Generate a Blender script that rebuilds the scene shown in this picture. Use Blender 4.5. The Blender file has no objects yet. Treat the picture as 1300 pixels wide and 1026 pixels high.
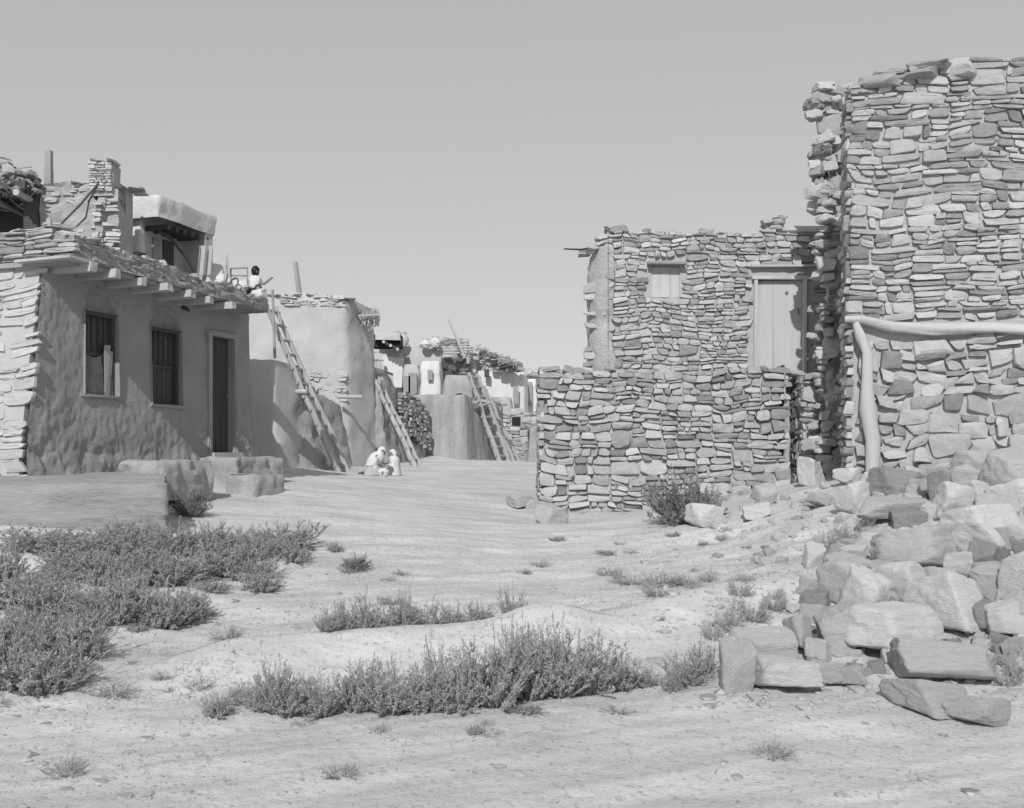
import bpy, math, random
import numpy as np
from mathutils import Vector, Matrix, noise
F = 1300.0; HX = 650.0; HY = 585.0            # focal length and eye level in photo pixels; eye level is z = 0
col = bpy.context.scene.collection
V = Vector
def W(px, py, d): return V(((px-HX)/F*d, d, (HY-py)/F*d))
def lerp(a, b, t): return a+(b-a)*t
def n3(x, y, z, s=1.0): return noise.noise(V((x*s, y*s, z*s)))
def fbm(x, y, z, s=1.0, o=3):
    t = 0; a = 1.0
    for k in range(o):
        t += a*noise.noise(V((x*s+k*7.1, y*s-k*3.3, z*s+k))); a *= .5; s *= 2.03
    return t
# ---------------------------------------------------------------- mesh builder
class MB:
    def __init__(s): s.v = []; s.f = []
    def add(s, vs, fs):
        b = len(s.v); s.v.extend(vs); s.f.extend([tuple(i+b for i in f) for f in fs]); return b
    def grid(s, rows, closed=False):
        n = len(rows[0]); b = len(s.v)
        for r in rows: s.v.extend(r)
        m = n if closed else n-1
        for i in range(len(rows)-1):
            for j in range(m):
                k = (j+1) % n
                s.f.append((b+i*n+j, b+i*n+k, b+(i+1)*n+k, b+(i+1)*n+j))
        return b
    def box(s, c, ax, h, jit=0.0, rnd=random):
        c = V(c); vs = []
        for i in (-1, 1):
            for j in (-1, 1):
                for k in (-1, 1):
                    p = c+ax[0]*(i*h[0])+ax[1]*(j*h[1])+ax[2]*(k*h[2])
                    if jit: p += V((rnd.uniform(-jit, jit), rnd.uniform(-jit, jit), rnd.uniform(-jit, jit)))
                    vs.append(p)
        s.add(vs, [(0,1,3,2),(4,6,7,5),(0,4,5,1),(2,3,7,6),(0,2,6,4),(1,5,7,3)])
    def tube(s, pts, rad, n=8, rough=0.0, cap=True):
        pts = [V(p) for p in pts]; rows = []
        t = (pts[1]-pts[0]).normalized()
        a = t.orthogonal().normalized()
        for i, p in enumerate(pts):
            t = (pts[min(i+1, len(pts)-1)]-pts[max(i-1, 0)]).normalized()
            a = (a-t*a.dot(t)).normalized(); b = t.cross(a)
            r = rad[i] if isinstance(rad, (list, tuple)) else rad
            row = []
            for k in range(n):
                an = 2*math.pi*k/n
                q = p+(a*math.cos(an)+b*math.sin(an))*r
                if rough: q = q+(q-p)*rough*noise.noise(q*9)
                row.append(q)
            rows.append(row)
        b0 = s.grid(rows, True)
        if cap:
            s.f.append(tuple(b0+k for k in reversed(range(n))))
            e = b0+(len(rows)-1)*n; s.f.append(tuple(e+k for k in range(n)))
    def build(s, name, mat, parent=None, smooth=True, sharp=38):
        me = bpy.data.meshes.new(name); me.from_pydata([tuple(v) for v in s.v], [], s.f); me.update()
        if smooth:
            me.polygons.foreach_set('use_smooth', [True]*len(me.polygons))
            if sharp: me.set_sharp_from_angle(angle=math.radians(sharp))
        if mat: me.materials.append(mat)
        o = bpy.data.objects.new(name, me); col.objects.link(o)
        if parent is not None:
            o.parent = parent; o.matrix_parent_inverse = Matrix.Translation(parent.location).inverted() if parent.type == 'EMPTY' and parent.parent is None else Matrix()
            if parent.type != 'EMPTY': o.matrix_parent_inverse = Matrix()
        return o
X = V((1,0,0)); Y = V((0,1,0)); Z = V((0,0,1)); AX = (X, Y, Z)
def tag(o, label=None, cat=None, group=None, kind=None):
    if label: o['label'] = label
    if cat: o['category'] = cat
    if group: o['group'] = group
    if kind: o['kind'] = kind
    return o
def thing(name, loc, label, cat, group=None):
    o = bpy.data.objects.new(name, None); col.objects.link(o); o.location = V(loc); o.empty_display_size = .2
    return tag(o, label, cat, group)
# ---------------------------------------------------------------- materials (grey: the place is seen through black and white film)
def mat(name, base, var=.12, nscale=3.0, fine=40, bump=.3, bdist=.02, rough=.92, island=0.0, stretch=(1,1,1), streak=0.0, spots=0.0):
    m = bpy.data.materials.new(name); m.use_nodes = True; nt = m.node_tree; N = nt.nodes; L = nt.links
    bs = N['Principled BSDF']; bs.inputs['Roughness'].default_value = rough
    bs.inputs['Specular IOR Level'].default_value = .25
    tc = N.new('ShaderNodeTexCoord'); mp = N.new('ShaderNodeMapping'); mp.inputs['Scale'].default_value = stretch
    L.new(tc.outputs['Object'], mp.inputs['Vector'])
    def tex(sc, det=6, src=None, ro=.6):
        t = N.new('ShaderNodeTexNoise'); t.inputs['Scale'].default_value = sc; t.inputs['Detail'].default_value = det
        t.inputs['Roughness'].default_value = ro; L.new((src or mp.outputs['Vector']), t.inputs['Vector']); return t.outputs['Fac']
    def math_(op, a, b):
        q = N.new('ShaderNodeMath'); q.operation = op
        for i, v in enumerate((a, b)):
            if isinstance(v, (int, float)): q.inputs[i].default_value = v
            else: L.new(v, q.inputs[i])
        return q.outputs[0]
    a = tex(nscale); b = tex(fine, 4)
    f = math_('ADD', math_('MULTIPLY', math_('SUBTRACT', a, .5), var*4), 1.0)
    f = math_('ADD', f, math_('MULTIPLY', math_('SUBTRACT', b, .5), var*1.6))
    if island:
        g = N.new('ShaderNodeNewGeometry')
        f = math_('ADD', f, math_('MULTIPLY', math_('SUBTRACT', math_('POWER', g.outputs['Random Per Island'], .6), .62), island*2))
    if streak:
        mp2 = N.new('ShaderNodeMapping'); mp2.inputs['Scale'].default_value = (1, 1, .06); L.new(tc.outputs['Object'], mp2.inputs['Vector'])
        f = math_('ADD', f, math_('MULTIPLY', math_('SUBTRACT', tex(7, 5, mp2.outputs['Vector']), .5), streak*4))
    if spots:
        v = N.new('ShaderNodeTexVoronoi'); v.inputs['Scale'].default_value = spots; L.new(mp.outputs['Vector'], v.inputs['Vector'])
        sp = math_('LESS_THAN', v.outputs['Distance'], .2); f = math_('MULTIPLY', f, math_('SUBTRACT', 1.0, math_('MULTIPLY', sp, .7)))
    c = math_('MULTIPLY', f, base)
    cl = N.new('ShaderNodeClamp'); L.new(c, cl.inputs[0]); cl.inputs[1].default_value = .012; cl.inputs[2].default_value = .86
    L.new(cl.outputs[0], bs.inputs['Base Color'])
    if bump:
        bp = N.new('ShaderNodeBump'); bp.inputs['Strength'].default_value = bump; bp.inputs['Distance'].default_value = bdist
        h = math_('ADD', math_('ADD', tex(fine*.4, 6, None, .7), math_('MULTIPLY', tex(fine*1.3, 8, None, .75), .5)), math_('MULTIPLY', tex(nscale*2.2, 5), .7))
        L.new(h, bp.inputs['Height']); L.new(bp.outputs['Normal'], bs.inputs['Normal'])
    if 'leaves' in name:                                             # thin leaves let light through
        tr = N.new('ShaderNodeBsdfTranslucent'); mx = N.new('ShaderNodeMixShader'); mx.inputs[0].default_value = .42
        L.new(cl.outputs[0], tr.inputs['Color']); L.new(bs.outputs[0], mx.inputs[1]); L.new(tr.outputs[0], mx.inputs[2])
        L.new(mx.outputs[0], N['Material Output'].inputs['Surface'])
    return m
M = dict(
    stone=mat('fieldstone', .37, .13, 7, 45, .8, .02, island=.42),
    stone_far=mat('pale_fieldstone', .40, .12, 7, 45, .7, .02, island=.34),
    mortar=mat('mud_mortar', .43, .12, 6, 50, .6, .03),
    endstone=mat('washed_fieldstone', .47, .07, 4, 40, .4, .02, island=.14),
    endmortar=mat('washed_mortar', .45, .08, 5, 40, .5, .03),
    facade=mat('rough_adobe_plaster', .31, .11, 2.2, 30, .8, .03, streak=.05),
    parapet=mat('crumbling_parapet', .33, .2, 6, 36, .9, .04, island=.2),
    plaster=mat('adobe_plaster', .47, .07, 1.6, 26, .6, .03, streak=.04),
    plaster_dark=mat('weathered_adobe', .38, .13, 2.0, 24, .8, .04, streak=.13),
    plaster_rain=mat('rain_streaked_adobe', .34, .12, 3.0, 24, .8, .04, streak=.28),
    white=mat('whitewash', .66, .10, 2.5, 20, .7, .03, streak=.06),
    rubblewall=mat('patched_rubble_plaster', .46, .1, 4, 30, .9, .05),
    rock=mat('sandstone_rock', .52, .12, 5, 22, .8, .03, stretch=(1, 1, 2.6)),
    rock_light=mat('pale_sandstone_rock', .67, .10, 5, 22, .8, .03, stretch=(1, 1, 2.6)),
    rock_dark=mat('dark_sandstone_rock', .27, .14, 3.0, 34, .6, .03, stretch=(1, 1, 3)),
    ledge=mat('bedded_sandstone', .33, .17, 1.3, 20, .7, .04, stretch=(.7, 1, 3.2)),
    wood=mat('weathered_wood', .43, .16, 3, 40, .5, .01, stretch=(1, 1, .3)),
    wood_pale=mat('bleached_log', .47, .12, 6, 40, .7, .02, stretch=(.12, 1, 1)),
    wood_post=mat('bleached_post', .47, .12, 6, 40, .7, .02, stretch=(1, 1, .12)),
    wood_mid=mat('grey_timber', .30, .15, 3, 30, .5, .01),
    wood_dark=mat('dark_timber', .075, .2, 4, 30, .4, .01, stretch=(1, 1, .2)),
    board=mat('bleached_boards', .48, .16, 2, 20, .5, .01, stretch=(3, 3, .2)),
    void=mat('interior_shade_black', .03, .1, 3, 20, 0),  # near-black colour stands in for the shade of unlit interiors
    leaf=mat('dusty_leaves', .44, .16, 7, 30, 0, rough=.8, island=.32),
    leaf_pale=mat('dry_pale_leaves', .46, .12, 7, 30, 0, rough=.8, island=.3),
    leaf_dark=mat('dark_leaves', .26, .16, 7, 30, 0, rough=.8, island=.32),
    twig=mat('twigs', .36, .1, 7, 30, 0),
    brush=mat('brush_and_sticks', .30, .2, 7, 30, .3, island=.4),
    cloth=mat('white_cotton', .62, .05, 8, 60, .2, .005),
    cloth_spot=mat('spotted_cotton', .60, .05, 8, 60, .2, .005, spots=14),
    cloth_mid=mat('grey_striped_cotton', .42, .25, 30, 60, .2, .005, stretch=(1, 1, .05)),
    canvas=mat('stained_canvas', .20, .35, 5, 40, .4, .01, stretch=(1, 1, .4)),
    cloth_dark=mat('dark_cloth', .07, .1, 8, 60, .2, .005),
    skin=mat('skin', .24, .04, 8, 60, 0, rough=.6),
    hair=mat('black_hair', .02, .1, 20, 60, .2, .004, rough=.5),
    clay=mat('painted_clay', .60, .08, 9, 40, .1, .004, spots=9),
    iron=mat('rusty_iron', .16, .15, 8, 40, .2, .004),
)
# ---------------------------------------------------------------- terrain from points (pixel x, pixel y, distance)
CP = [(650,1026,4.6),(100,1026,4.6),(1200,1026,4.6),(-300,1026,4.6),(1600,1010,4.6),(650,930,5.6),(650,840,7.2),(300,930,5.6),
 (650,770,8.6),(650,700,11.5),(650,655,15),(690,652,15.5),(650,620,18.5),(600,601,22),(480,606,21.5),(440,594,22.3),(352,592,20),
 (320,611,17),(305,600,16.5),(240,640,13.2),(215,672,10.8),(0,672,10.4),(-250,680,10.4),(265,654,12.5),(100,780,7.8),(60,880,6.2),(250,800,7.8),
 (300,740,9.3),(400,680,11.5),(500,640,15),(850,652,15.6),(950,622,15.6),(1010,612,15.3),(1060,612,13.4),(900,700,11.5),(950,645,13.2),
 (1000,700,10.4),(1080,630,12.3),(1200,612,11.2),(1300,572,10.6),(1300,700,8.2),(1100,800,7.6),(1300,815,6.9),(1000,880,6.2),(1300,930,5.6),
 (1500,590,10),(1500,700,8),(1190,700,9.2),(1400,560,12.5),(1200,590,13),(1090,610,13.2),(540,577,26.7),(592,584,27),(650,588,30),(700,587,34),(600,586,40),(300,580,40),(900,586,40),
 (480,592,24.4),(540,590,24.5)]
_p = np.array([[ (a-HX)/F*d, d, (HY-b)/F*d ] for a, b, d in CP] + [[-30,8,-.6],[-30,30,.0],[30,8,-.4],[30,30,0],[0,1,-1.6],[-8,1,-1.6],[8,1,-1.5],[0,60,0],[-30,60,0],[30,60,0],[-6,13,-.5],[-8,18,-.3],[-7,26,0],[3,20,-.4],[6,16,-.3]])
def _k(r): return r
_n = len(_p); _A = np.zeros((_n+3, _n+3))
_D = np.linalg.norm(_p[:, None, :2]-_p[None, :, :2], axis=2)
_A[:_n, :_n] = _k(_D)-np.eye(_n)*.06
_A[:_n, _n] = 1; _A[:_n, _n+1:] = _p[:, :2]; _A[_n, :_n] = 1; _A[_n+1:, :_n] = _p[:, :2].T
_w = np.linalg.solve(_A, np.concatenate([_p[:, 2], [0, 0, 0]]))
def base_h(x, y):
    x = np.asarray(x, float); y = np.asarray(y, float)
    xc = np.clip(x, -30, 30); yc = np.clip(y, .5, 60)
    r = np.sqrt((xc[..., None]-_p[:, 0])**2+(yc[..., None]-_p[:, 1])**2+.04)
    z = (r*_w[:_n]).sum(-1)+_w[_n]+_w[_n+1]*xc+_w[_n+2]*yc
    d = np.sqrt(x**2+y**2); far = np.clip((d-75)/60, 0, 1)
    return z*(1-far)-far*far*9-np.clip(d-135, 0, 900)*.035
def seg(x, y, a, b):
    ax, ay = a; bx, by = b; L2 = (bx-ax)**2+(by-ay)**2
    t = max(0, min(1, ((x-ax)*(bx-ax)+(y-ay)*(by-ay))/L2))
    return math.hypot(x-ax-t*(bx-ax), y-ay-t*(by-ay)), t
RID = [((-1.9,6.85),(.3,7.6),.5,.17),((.2,7.55),(2.0,8.6),.75,.11),((1.2,8.3),(3.2,9.2),.6,.05)]
def soil(x, y):
    a = max(0, 1-math.hypot((x-3.4)/2.6, (y-10.8)/4.2))*1.6+max(0, 1-math.hypot((x+3.4)/2.8, (y-8.2)/3.2))*1.1+max(0, 1-math.hypot((x+2.6)/2.2, (y-5.6)/1.6))*.6
    return min(1, max(0, a+.5*n3(x, y, 12, .8)))
def ground_d(x, y):
    "fine relief of the sandstone"
    if abs(x) > 32 or y > 45 or y < .5: return 0.0
    z = 0.0
    for a, b, w, h in RID:
        q, t = seg(x, y, a, b)
        if q < w*1.8:
            side = (x-a[0])*(b[1]-a[1])-(y-a[1])*(b[0]-a[0])
            ww = w*(1.0 if side > 0 else .55)
            z += h*math.exp(-(q/ww)**2*1.6)
    q = .35*x-y      # bedding runs slightly uphill to the right
    b = fbm(x*.16+5, q*1.5, 1, 1, 4)
    z += (.05 if y < 13 else .022)*b+.03*fbm(x, y, 3, .45, 3)
    st = fbm(x*.6, q*1.7, 9, 1, 4)
    z += (.022 if y < 13 else .010)*math.floor((st+1)*5+.9*n3(x, y, 0, 5))/5*min(1, y/9)
    so = soil(x, y)
    z += (.004+.022*so)*fbm(x, y, 5, 4.5, 4)+.030*so*max(0, n3(x, y, 8, 2.6)-.15)
    return z
def gz(x, y): return float(base_h(x, y))+ground_d(x, y)
def G(px, py, dmax=40):
    "where the sight line through a photo pixel meets the ground"
    ds = np.arange(3.2, dmax, .1); zs = base_h((px-HX)/F*ds, ds)
    ok = np.nonzero(zs >= (HY-py)/F*ds)[0]
    if len(ok) == 0: d = dmax
    else:
        i = ok[0]; d = ds[i]
        for q in np.arange(ds[i]-.3, ds[i]+1.0, .02):
            if gz((px-HX)/F*q, q) >= (HY-py)/F*q: d = q; break
    x = (px-HX)/F*d
    return V((x, d, gz(x, d)))
def spaced(parts):
    out = []
    for a, b, n in parts: out += list(np.linspace(a, b, n, endpoint=False))
    return out
xs = spaced([(-4000,-400,7),(-400,-60,10),(-60,-12,24),(-12,-6.5,50),(-6.5,7.5,330),(7.5,12,40),(12,60,24),(60,400,10),(400,4001,7)])+[4001]
ys = spaced([(-300,-20,6),(-20,2.5,20),(2.5,9,200),(9,16,150),(16,30,150),(30,46,50),(46,130,22),(130,700,12),(700,6000,10)])+[6000]
XX, YY = np.meshgrid(xs, ys); ZZ = base_h(XX, YY)
g = MB(); nx = len(xs)
for j, y in enumerate(ys):
    g.v.extend([(x, y, ZZ[j, i]+ground_d(x, y)) for i, x in enumerate(xs)])
for j in range(len(ys)-1):
    for i in range(nx-1):
        b = j*nx+i; g.f.append((b, b+1, b+nx+1, b+nx))
def ground_mat():
    m = mat('sandy_mesa_ground', .56, .08, 1.4, 42, .8, .02)
    nt = m.node_tree; N = nt.nodes; L = nt.links; cl = [n for n in N if n.type == 'CLAMP'][0]
    src = cl.inputs[0].links[0].from_socket
    tc = [n for n in N if n.type == 'TEX_COORD'][0]
    mp = N.new('ShaderNodeMapping'); mp.inputs['Scale'].default_value = (.55, 1.5, 1); mp.inputs['Rotation'].default_value = (0, 0, math.radians(-19))
    L.new(tc.outputs['Object'], mp.inputs['Vector'])
    t = N.new('ShaderNodeTexNoise'); t.inputs['Scale'].default_value = 1.6; t.inputs['Detail'].default_value = 9; t.inputs['Roughness'].default_value = .68; L.new(mp.outputs['Vector'], t.inputs['Vector'])
    r = N.new('ShaderNodeMapRange'); r.inputs[1].default_value = .3; r.inputs[2].default_value = .68; r.inputs[3].default_value = .76; r.inputs[4].default_value = 1.14; L.new(t.outputs['Fac'], r.inputs[0])
    mu = N.new('ShaderNodeMath'); mu.operation = 'MULTIPLY'; L.new(src, mu.inputs[0]); L.new(r.outputs[0], mu.inputs[1])
    # small dark litter and pebbly specks
    t2 = N.new('ShaderNodeTexNoise'); t2.inputs['Scale'].default_value = 22; t2.inputs['Detail'].default_value = 8; t2.inputs['Roughness'].default_value = .75; L.new(tc.outputs['Object'], t2.inputs['Vector'])
    r2 = N.new('ShaderNodeMapRange'); r2.inputs[1].default_value = .32; r2.inputs[2].default_value = .47; r2.inputs[3].default_value = .55; r2.inputs[4].default_value = 1.0; L.new(t2.outputs['Fac'], r2.inputs[0])
    m2 = N.new('ShaderNodeMath'); m2.operation = 'MULTIPLY'; L.new(mu.outputs[0], m2.inputs[0]); L.new(r2.outputs[0], m2.inputs[1])
    L.new(m2.outputs[0], cl.inputs[0])
    return m
M['ground'] = ground_mat()
tag(g.build('ground', M['ground'], None, True, None), kind='structure')
# ---------------------------------------------------------------- rubble stone masonry
def partition(x0, x1, z0, z1, w, h, R, out):
    ww, hh = x1-x0, z1-z0
    th = h*R.choice((.75, .95, 1.15, 1.45, 1.9)); tw = w*R.uniform(.8, 1.9)
    if hh > th*1.25 and (ww > hh*.8 or hh > 2.2*th):
        t = R.uniform(.33, .67); zc = z0+hh*t
        partition(x0, x1, z0, zc, w, h, R, out); partition(x0, x1, zc, z1, w, h, R, out)
    elif ww > tw and ww > hh*2.0:
        t = R.uniform(.3, .7); xc = x0+ww*t
        partition(x0, xc, z0, z1, w, h, R, out); partition(xc, x1, z0, z1, w, h, R, out)
    else: out.append((x0, x1, z0, z1))
def masonry(mb, mp, s0, s1, z0, z1, w, h, seed, top=None, bot=None, left=None, right=None, holes=(), dep=.07, gap=.008, rnd_=1.0, keep=1.0, band=None):
    """every stone a rounded lump of its own. mp(s, z, out) -> point"""
    R = random.Random(seed); cells = []
    z = z0; nb = band or h*5
    while z < z1:                                                    # lifts, then panels, then stones
        zz = min(z1, z+nb*R.uniform(.7, 1.3))
        if z1-zz < nb*.4: zz = z1
        s = s0
        while s < s1:
            ss = min(s1, s+w*R.uniform(1.8, 6))
            if s1-ss < w*1.2: ss = s1
            partition(s, ss, z, zz, w, h, R, cells); s = ss
        z = zz
    def warp(s, z):
        return (s+w*(.30*n3(s, z, seed, 1.7)+.22*n3(s, z*2, seed+5, 5)), z+h*(.75*n3(s, z, seed+9, 1.1)+.35*n3(s, z, seed+3, 3.5)))
    for (a, b, c, d) in cells:
        cs, cz = (a+b)/2, (c+d)/2
        if top and cz+(d-c)*.2 > top(cs): continue
        if bot and cz < bot(cs): continue
        if left and cs < left(cz): continue
        if right and cs > right(cz): continue
        if any(h0-.02 < b-.25*(b-a) and a+.25*(b-a) < h1+.02 and k0-.02 < d-.2*(d-c) and c+.2*(d-c) < k1+.02 for (h0, h1, k0, k1) in holes): continue
        if R.random() > keep: continue
        g2 = gap*R.uniform(.5, 1.5); q = [warp(a, c), warp(b, c), warp(b, d), warp(a, d)]
        jz = min(d-c, .16)*.13*rnd_; jx = min(b-a, .3)*.07*rnd_; q = [(x_+R.uniform(-jx, jx), z_+R.uniform(-jz, jz)) for x_, z_ in q]
        e = R.choice((4, 6, 9, 14, 20)); D = dep*R.uniform(.38, .95); tx, tz = R.uniform(-.3, .3), R.uniform(-.45, .2)
        NS = 18; ph = R.uniform(0, 9); outl = []
        hw, hh = (b-a)/2, (d-c)/2
        cut = [(R.choice((-1, 1)), R.choice((-1, 1)), R.uniform(1.3, 1.9)) for _ in range(3)]; fx, fz = R.uniform(-.4, .4), R.uniform(-.4, .4)
        for k in range(NS):
            t = 2*math.pi*(k+.5)/NS; ct, st = math.cos(t), math.sin(t)
            u = math.copysign(abs(ct)**(2/e), ct); v = math.copysign(abs(st)**(2/e), st)
            for sx, sz, lim in cut:
                m_ = sx*u+sz*v
                if m_ > lim: u -= sx*(m_-lim)/2; v -= sz*(m_-lim)/2
            r = 1+.10*rnd_*n3(ct*1.3+ph, st*1.3, seed)
            outl.append((max(-1.06, min(1.06, u*r)), max(-1.1, min(1.1, v*r))))
        rows = []
        for (fr, dd) in ((1.0, -.03), (1.0, .62), (.98, .88), (.92, .98), (.66, 1.0), (.3, 1.03)):
            row = []
            for (u, v) in outl:
                uu, vv = u*(1-g2/hw*.5), v*(1-g2/hh*.5); cr = (1-fr)*min(hw, hh)*1.6; uu *= max(.05, 1-cr/hw) if fr > .5 else fr; vv *= max(.05, 1-cr/hh) if fr > .5 else fr
                fa, fb = (uu+1)/2, (vv+1)/2
                s_ = (q[0][0]*(1-fa)+q[1][0]*fa)*(1-fb)+(q[3][0]*(1-fa)+q[2][0]*fa)*fb
                z_ = (q[0][1]*(1-fa)+q[1][1]*fa)*(1-fb)+(q[3][1]*(1-fa)+q[2][1]*fa)*fb
                o_ = dd if dd < 0 else D*dd*(1+tx*uu+tz*vv)-dep*.35*max(0, fx*uu+fz*vv-.12)*dd+.015*n3(s_+ph, z_, dd, 9)+.010*n3(s_+ph, z_*2, dd, 22)
                row.append(mp(s_, z_, o_))
            rows.append(row)
        b0 = mb.grid(rows, True); e0 = b0+5*NS
        mb.f.append(tuple(e0+k for k in range(NS)))
def backing(mb, mp, s0, s1, z0, top, thick, step=.12, holes=(), rough=.02, seed=0, left=None, right=None, zt=None):
    """the wall's core: front sheet, top, ends and back"""
    zmax = zt if zt is not None else max(top(s0+(s1-s0)*i/30) for i in range(31))
    S = sorted(set([round(s0+i*step, 4) for i in range(int((s1-s0)/step)+1)]+[s1]+[h for q in holes for h in q[:2]]))
    T = sorted(set([round(z0+(zmax-z0)*i/max(1, int((zmax-z0)/step)), 4) for i in range(int((zmax-z0)/step)+1)]+[zmax]+[h for q in holes for h in q[2:]]))
    S = [s for s in S if s0-1e-6 <= s <= s1+1e-6]; T = [t for t in T if z0-1e-6 <= t <= zmax+1e-6]
    def clampz(s, z): return min(z, top(s))
    inhole = lambda s, z: any(a < s < b and c < z < d for a, b, c, d in holes)
    rows = [[mp(s, clampz(s, z), rough*n3(s, z, seed, 6) if not any(abs(s-h) < .001 for q in holes for h in q[:2]) else 0) for s in S] for z in T]
    b = len(mb.v); n = len(S)
    for r in rows: mb.v.extend(r)
    for i in range(len(T)-1):
        for j in range(n-1):
            if inhole((S[j]+S[j+1])/2, (T[i]+T[i+1])/2): continue
            mb.f.append((b+i*n+j, b+i*n+j+1, b+(i+1)*n+j+1, b+(i+1)*n+j))
    mb.grid([[mp(s, top(s), 0) for s in S], [mp(s, top(s)+.01, -thick*.5) for s in S], [mp(s, top(s), -thick) for s in S], [mp(s, z0, -thick) for s in S]])
    for s in (s0, s1):
        mb.grid([[mp(s, z0+(top(s)-z0)*i/8, o) for i in range(9)] for o in (0, -thick*.5, -thick)])
    for (a, c, d, e) in holes:                                        # reveals of an opening
        r = min(.3, thick*.9)
        mb.add([mp(a, d, 0), mp(c, d, 0), mp(c, e, 0), mp(a, e, 0), mp(a, d, -r), mp(c, d, -r), mp(c, e, -r), mp(a, e, -r)],
               [(0,1,5,4),(1,2,6,5),(2,3,7,6),(3,0,4,7)])
# ---------------------------------------------------------------- rocks
def rock_shape(seed, cuts=11, sub=3, flat=1.0, rough=.08):
    import bmesh
    R = random.Random(seed); bm = bmesh.new(); bmesh.ops.create_icosphere(bm, subdivisions=sub, radius=1)
    pl = []; M3 = Matrix.Rotation(R.uniform(0, 3), 3, 'Z') @ Matrix.Rotation(R.uniform(-.3, .3), 3, 'X')
    for a_ in ((1,0,0),(-1,0,0),(0,1,0),(0,-1,0),(0,0,1),(0,0,-1)):
        pl.append(((M3 @ V((a_[0]+R.gauss(0, .22), a_[1]+R.gauss(0, .22), a_[2]+R.gauss(0, .16)))).normalized(), R.uniform(.52, .74)))
    for k in range(cuts-4):
        nn = V((R.gauss(0, 1), R.gauss(0, 1), R.gauss(0, .8))).normalized(); pl.append((nn, R.uniform(.68, .9)))
    vs = []
    for v in bm.verts:
        d0 = v.co.normalized(); k = sum((max(0, d0.dot(nn))/dd)**20 for nn, dd in pl)**(-1/20); p = d0*min(k, 1.15)
        q = M3.transposed() @ p
        p = p*(1+rough*fbm(p.x, p.y, p.z+seed*3.7, 1.8, 3)+.035*fbm(p.x, p.y, p.z+seed, 5, 5)-.03*max(0, n3(q.x*.6+seed, q.y*.6, q.z*7)))
        vs.append(V((p.x*1.25, p.y*1.25, p.z*flat*1.25)))
    fs = [tuple(v.index for v in f.verts) for f in bm.faces]; bm.free(); return vs, fs
ROCKV = [rock_shape(100+i, cuts=8+i % 4, sub=5 if i < 9 else 3) for i in range(9)]
ROCKLO = [rock_shape(200+i, cuts=9, sub=3) for i in range(6)]; ROCKTINY = [rock_shape(220+i, cuts=8, sub=1) for i in range(6)]
def rockm(i, m):
    mb = MB(); mb.add(*ROCKV[i]); me_o = mb.build('rock', m, None, True, 45); me = me_o.data; bpy.data.objects.remove(me_o); return me
RM = {k: [rockm(i, M[m]) for i in range(9)] for k, m in (('mid', 'rock'), ('light', 'rock_light'), ('dark', 'rock_dark'))}
def put_rock(mb, p, sx, sy, sz, R, lo=True):
    vs, fs = ROCKLO[R.randrange(6)]
    mt = Matrix.Rotation(R.uniform(0, 6.28), 3, 'Z') @ Matrix.Rotation(R.uniform(-.3, .3), 3, 'X')
    o = []
    for v in vs:
        q = mt @ V((v.x, v.y, v.z)); o.append(V((p[0]+q.x*sx, p[1]+q.y*sy, p[2]+q.z*sz)))
    mb.add(o, fs)
def caps(mb, mp, s0, s1, top, w, h, thick, seed):
    R = random.Random(seed); s = s0
    while s < s1:
        L = w*R.uniform(.6, 1.3)
        for o in (-.12, -thick*.55, -thick*.9):
            if R.random() < .85:
                put_rock(mb, mp(s+L/2+R.uniform(-.05, .05), top(min(s+L/2, s1))+h*R.uniform(-.25, .4), o+R.uniform(-.03, .03)), L*.55, .16, h*R.uniform(.45, .8), R)
        s += L*.95
# ---------------------------------------------------------------- adobe masses
def adobe(mb, fp, z0, zt, batter=.04, rad=.18, res=.14, amp=.03, seed=0, stretch=1.0, cap=True, lip=.1, base_out=0.0):
    """rounded earthen block. fp counter-clockwise; zt number or f(x, y)"""
    n = len(fp); P = []
    for i in range(n):
        a, b, c = V(fp[i-1]), V(fp[i]), V(fp[(i+1) % n])
        r = min(rad, (b-a).length*.4, (c-b).length*.4)
        p0 = b+(a-b).normalized()*r; p2 = b+(c-b).normalized()*r
        for t in (0, .25, .5, .75, 1): P.append(p0*(1-t)**2+b*2*t*(1-t)+p2*t*t)
    Q = []
    for i in range(len(P)):
        a, b = P[i], P[(i+1) % len(P)]; k = max(1, int((b-a).length/res))
        for j in range(k): Q.append(a+(b-a)*(j/k))
    m = len(Q); Nn = []
    for i in range(m):
        t = (Q[(i+1) % m]-Q[i-1]); Nn.append(V((t.y, -t.x)).normalized())
    f = zt if callable(zt) else (lambda x, y: zt)
    H = max(f(q.x, q.y) for q in Q)-z0; nz = max(4, int(H/res)); rows = []
    for k in range(nz+1):
        t = k/nz; row = []
        for q, nn in zip(Q, Nn):
            zc = z0+(f(q.x, q.y)-z0)*t
            o = -batter*(zc-z0)+base_out*(1-t)**3
            o += amp*fbm(q.x, q.y, zc*stretch+seed, 1.9, 3)+amp*.5*n3(q.x, q.y, zc*stretch, 8)
            if t > .999: o -= lip*.35
            row.append(V((q.x+nn.x*o, q.y+nn.y*o, zc-(lip*.12 if t > .999 else 0))))
        rows.append(row)
    for (ins, up) in ((.9, .1), (2.2, .14)):
        row = []
        for q, nn, r in zip(Q, Nn, rows[nz]):
            row.append(V((r.x-nn.x*lip*ins, r.y-nn.y*lip*ins, r.z+lip*up+amp*.6*n3(q.x, q.y, seed, 4))))
        rows.append(row)
    b = mb.grid(rows, True); e = b+(len(rows)-1)*m
    c = V((0, 0, 0))
    for r in rows[-1]: c += r
    ci = mb.add([c/m], [])
    for k in range(m): mb.f.append((e+k, e+(k+1) % m, ci))
    return mb
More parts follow.
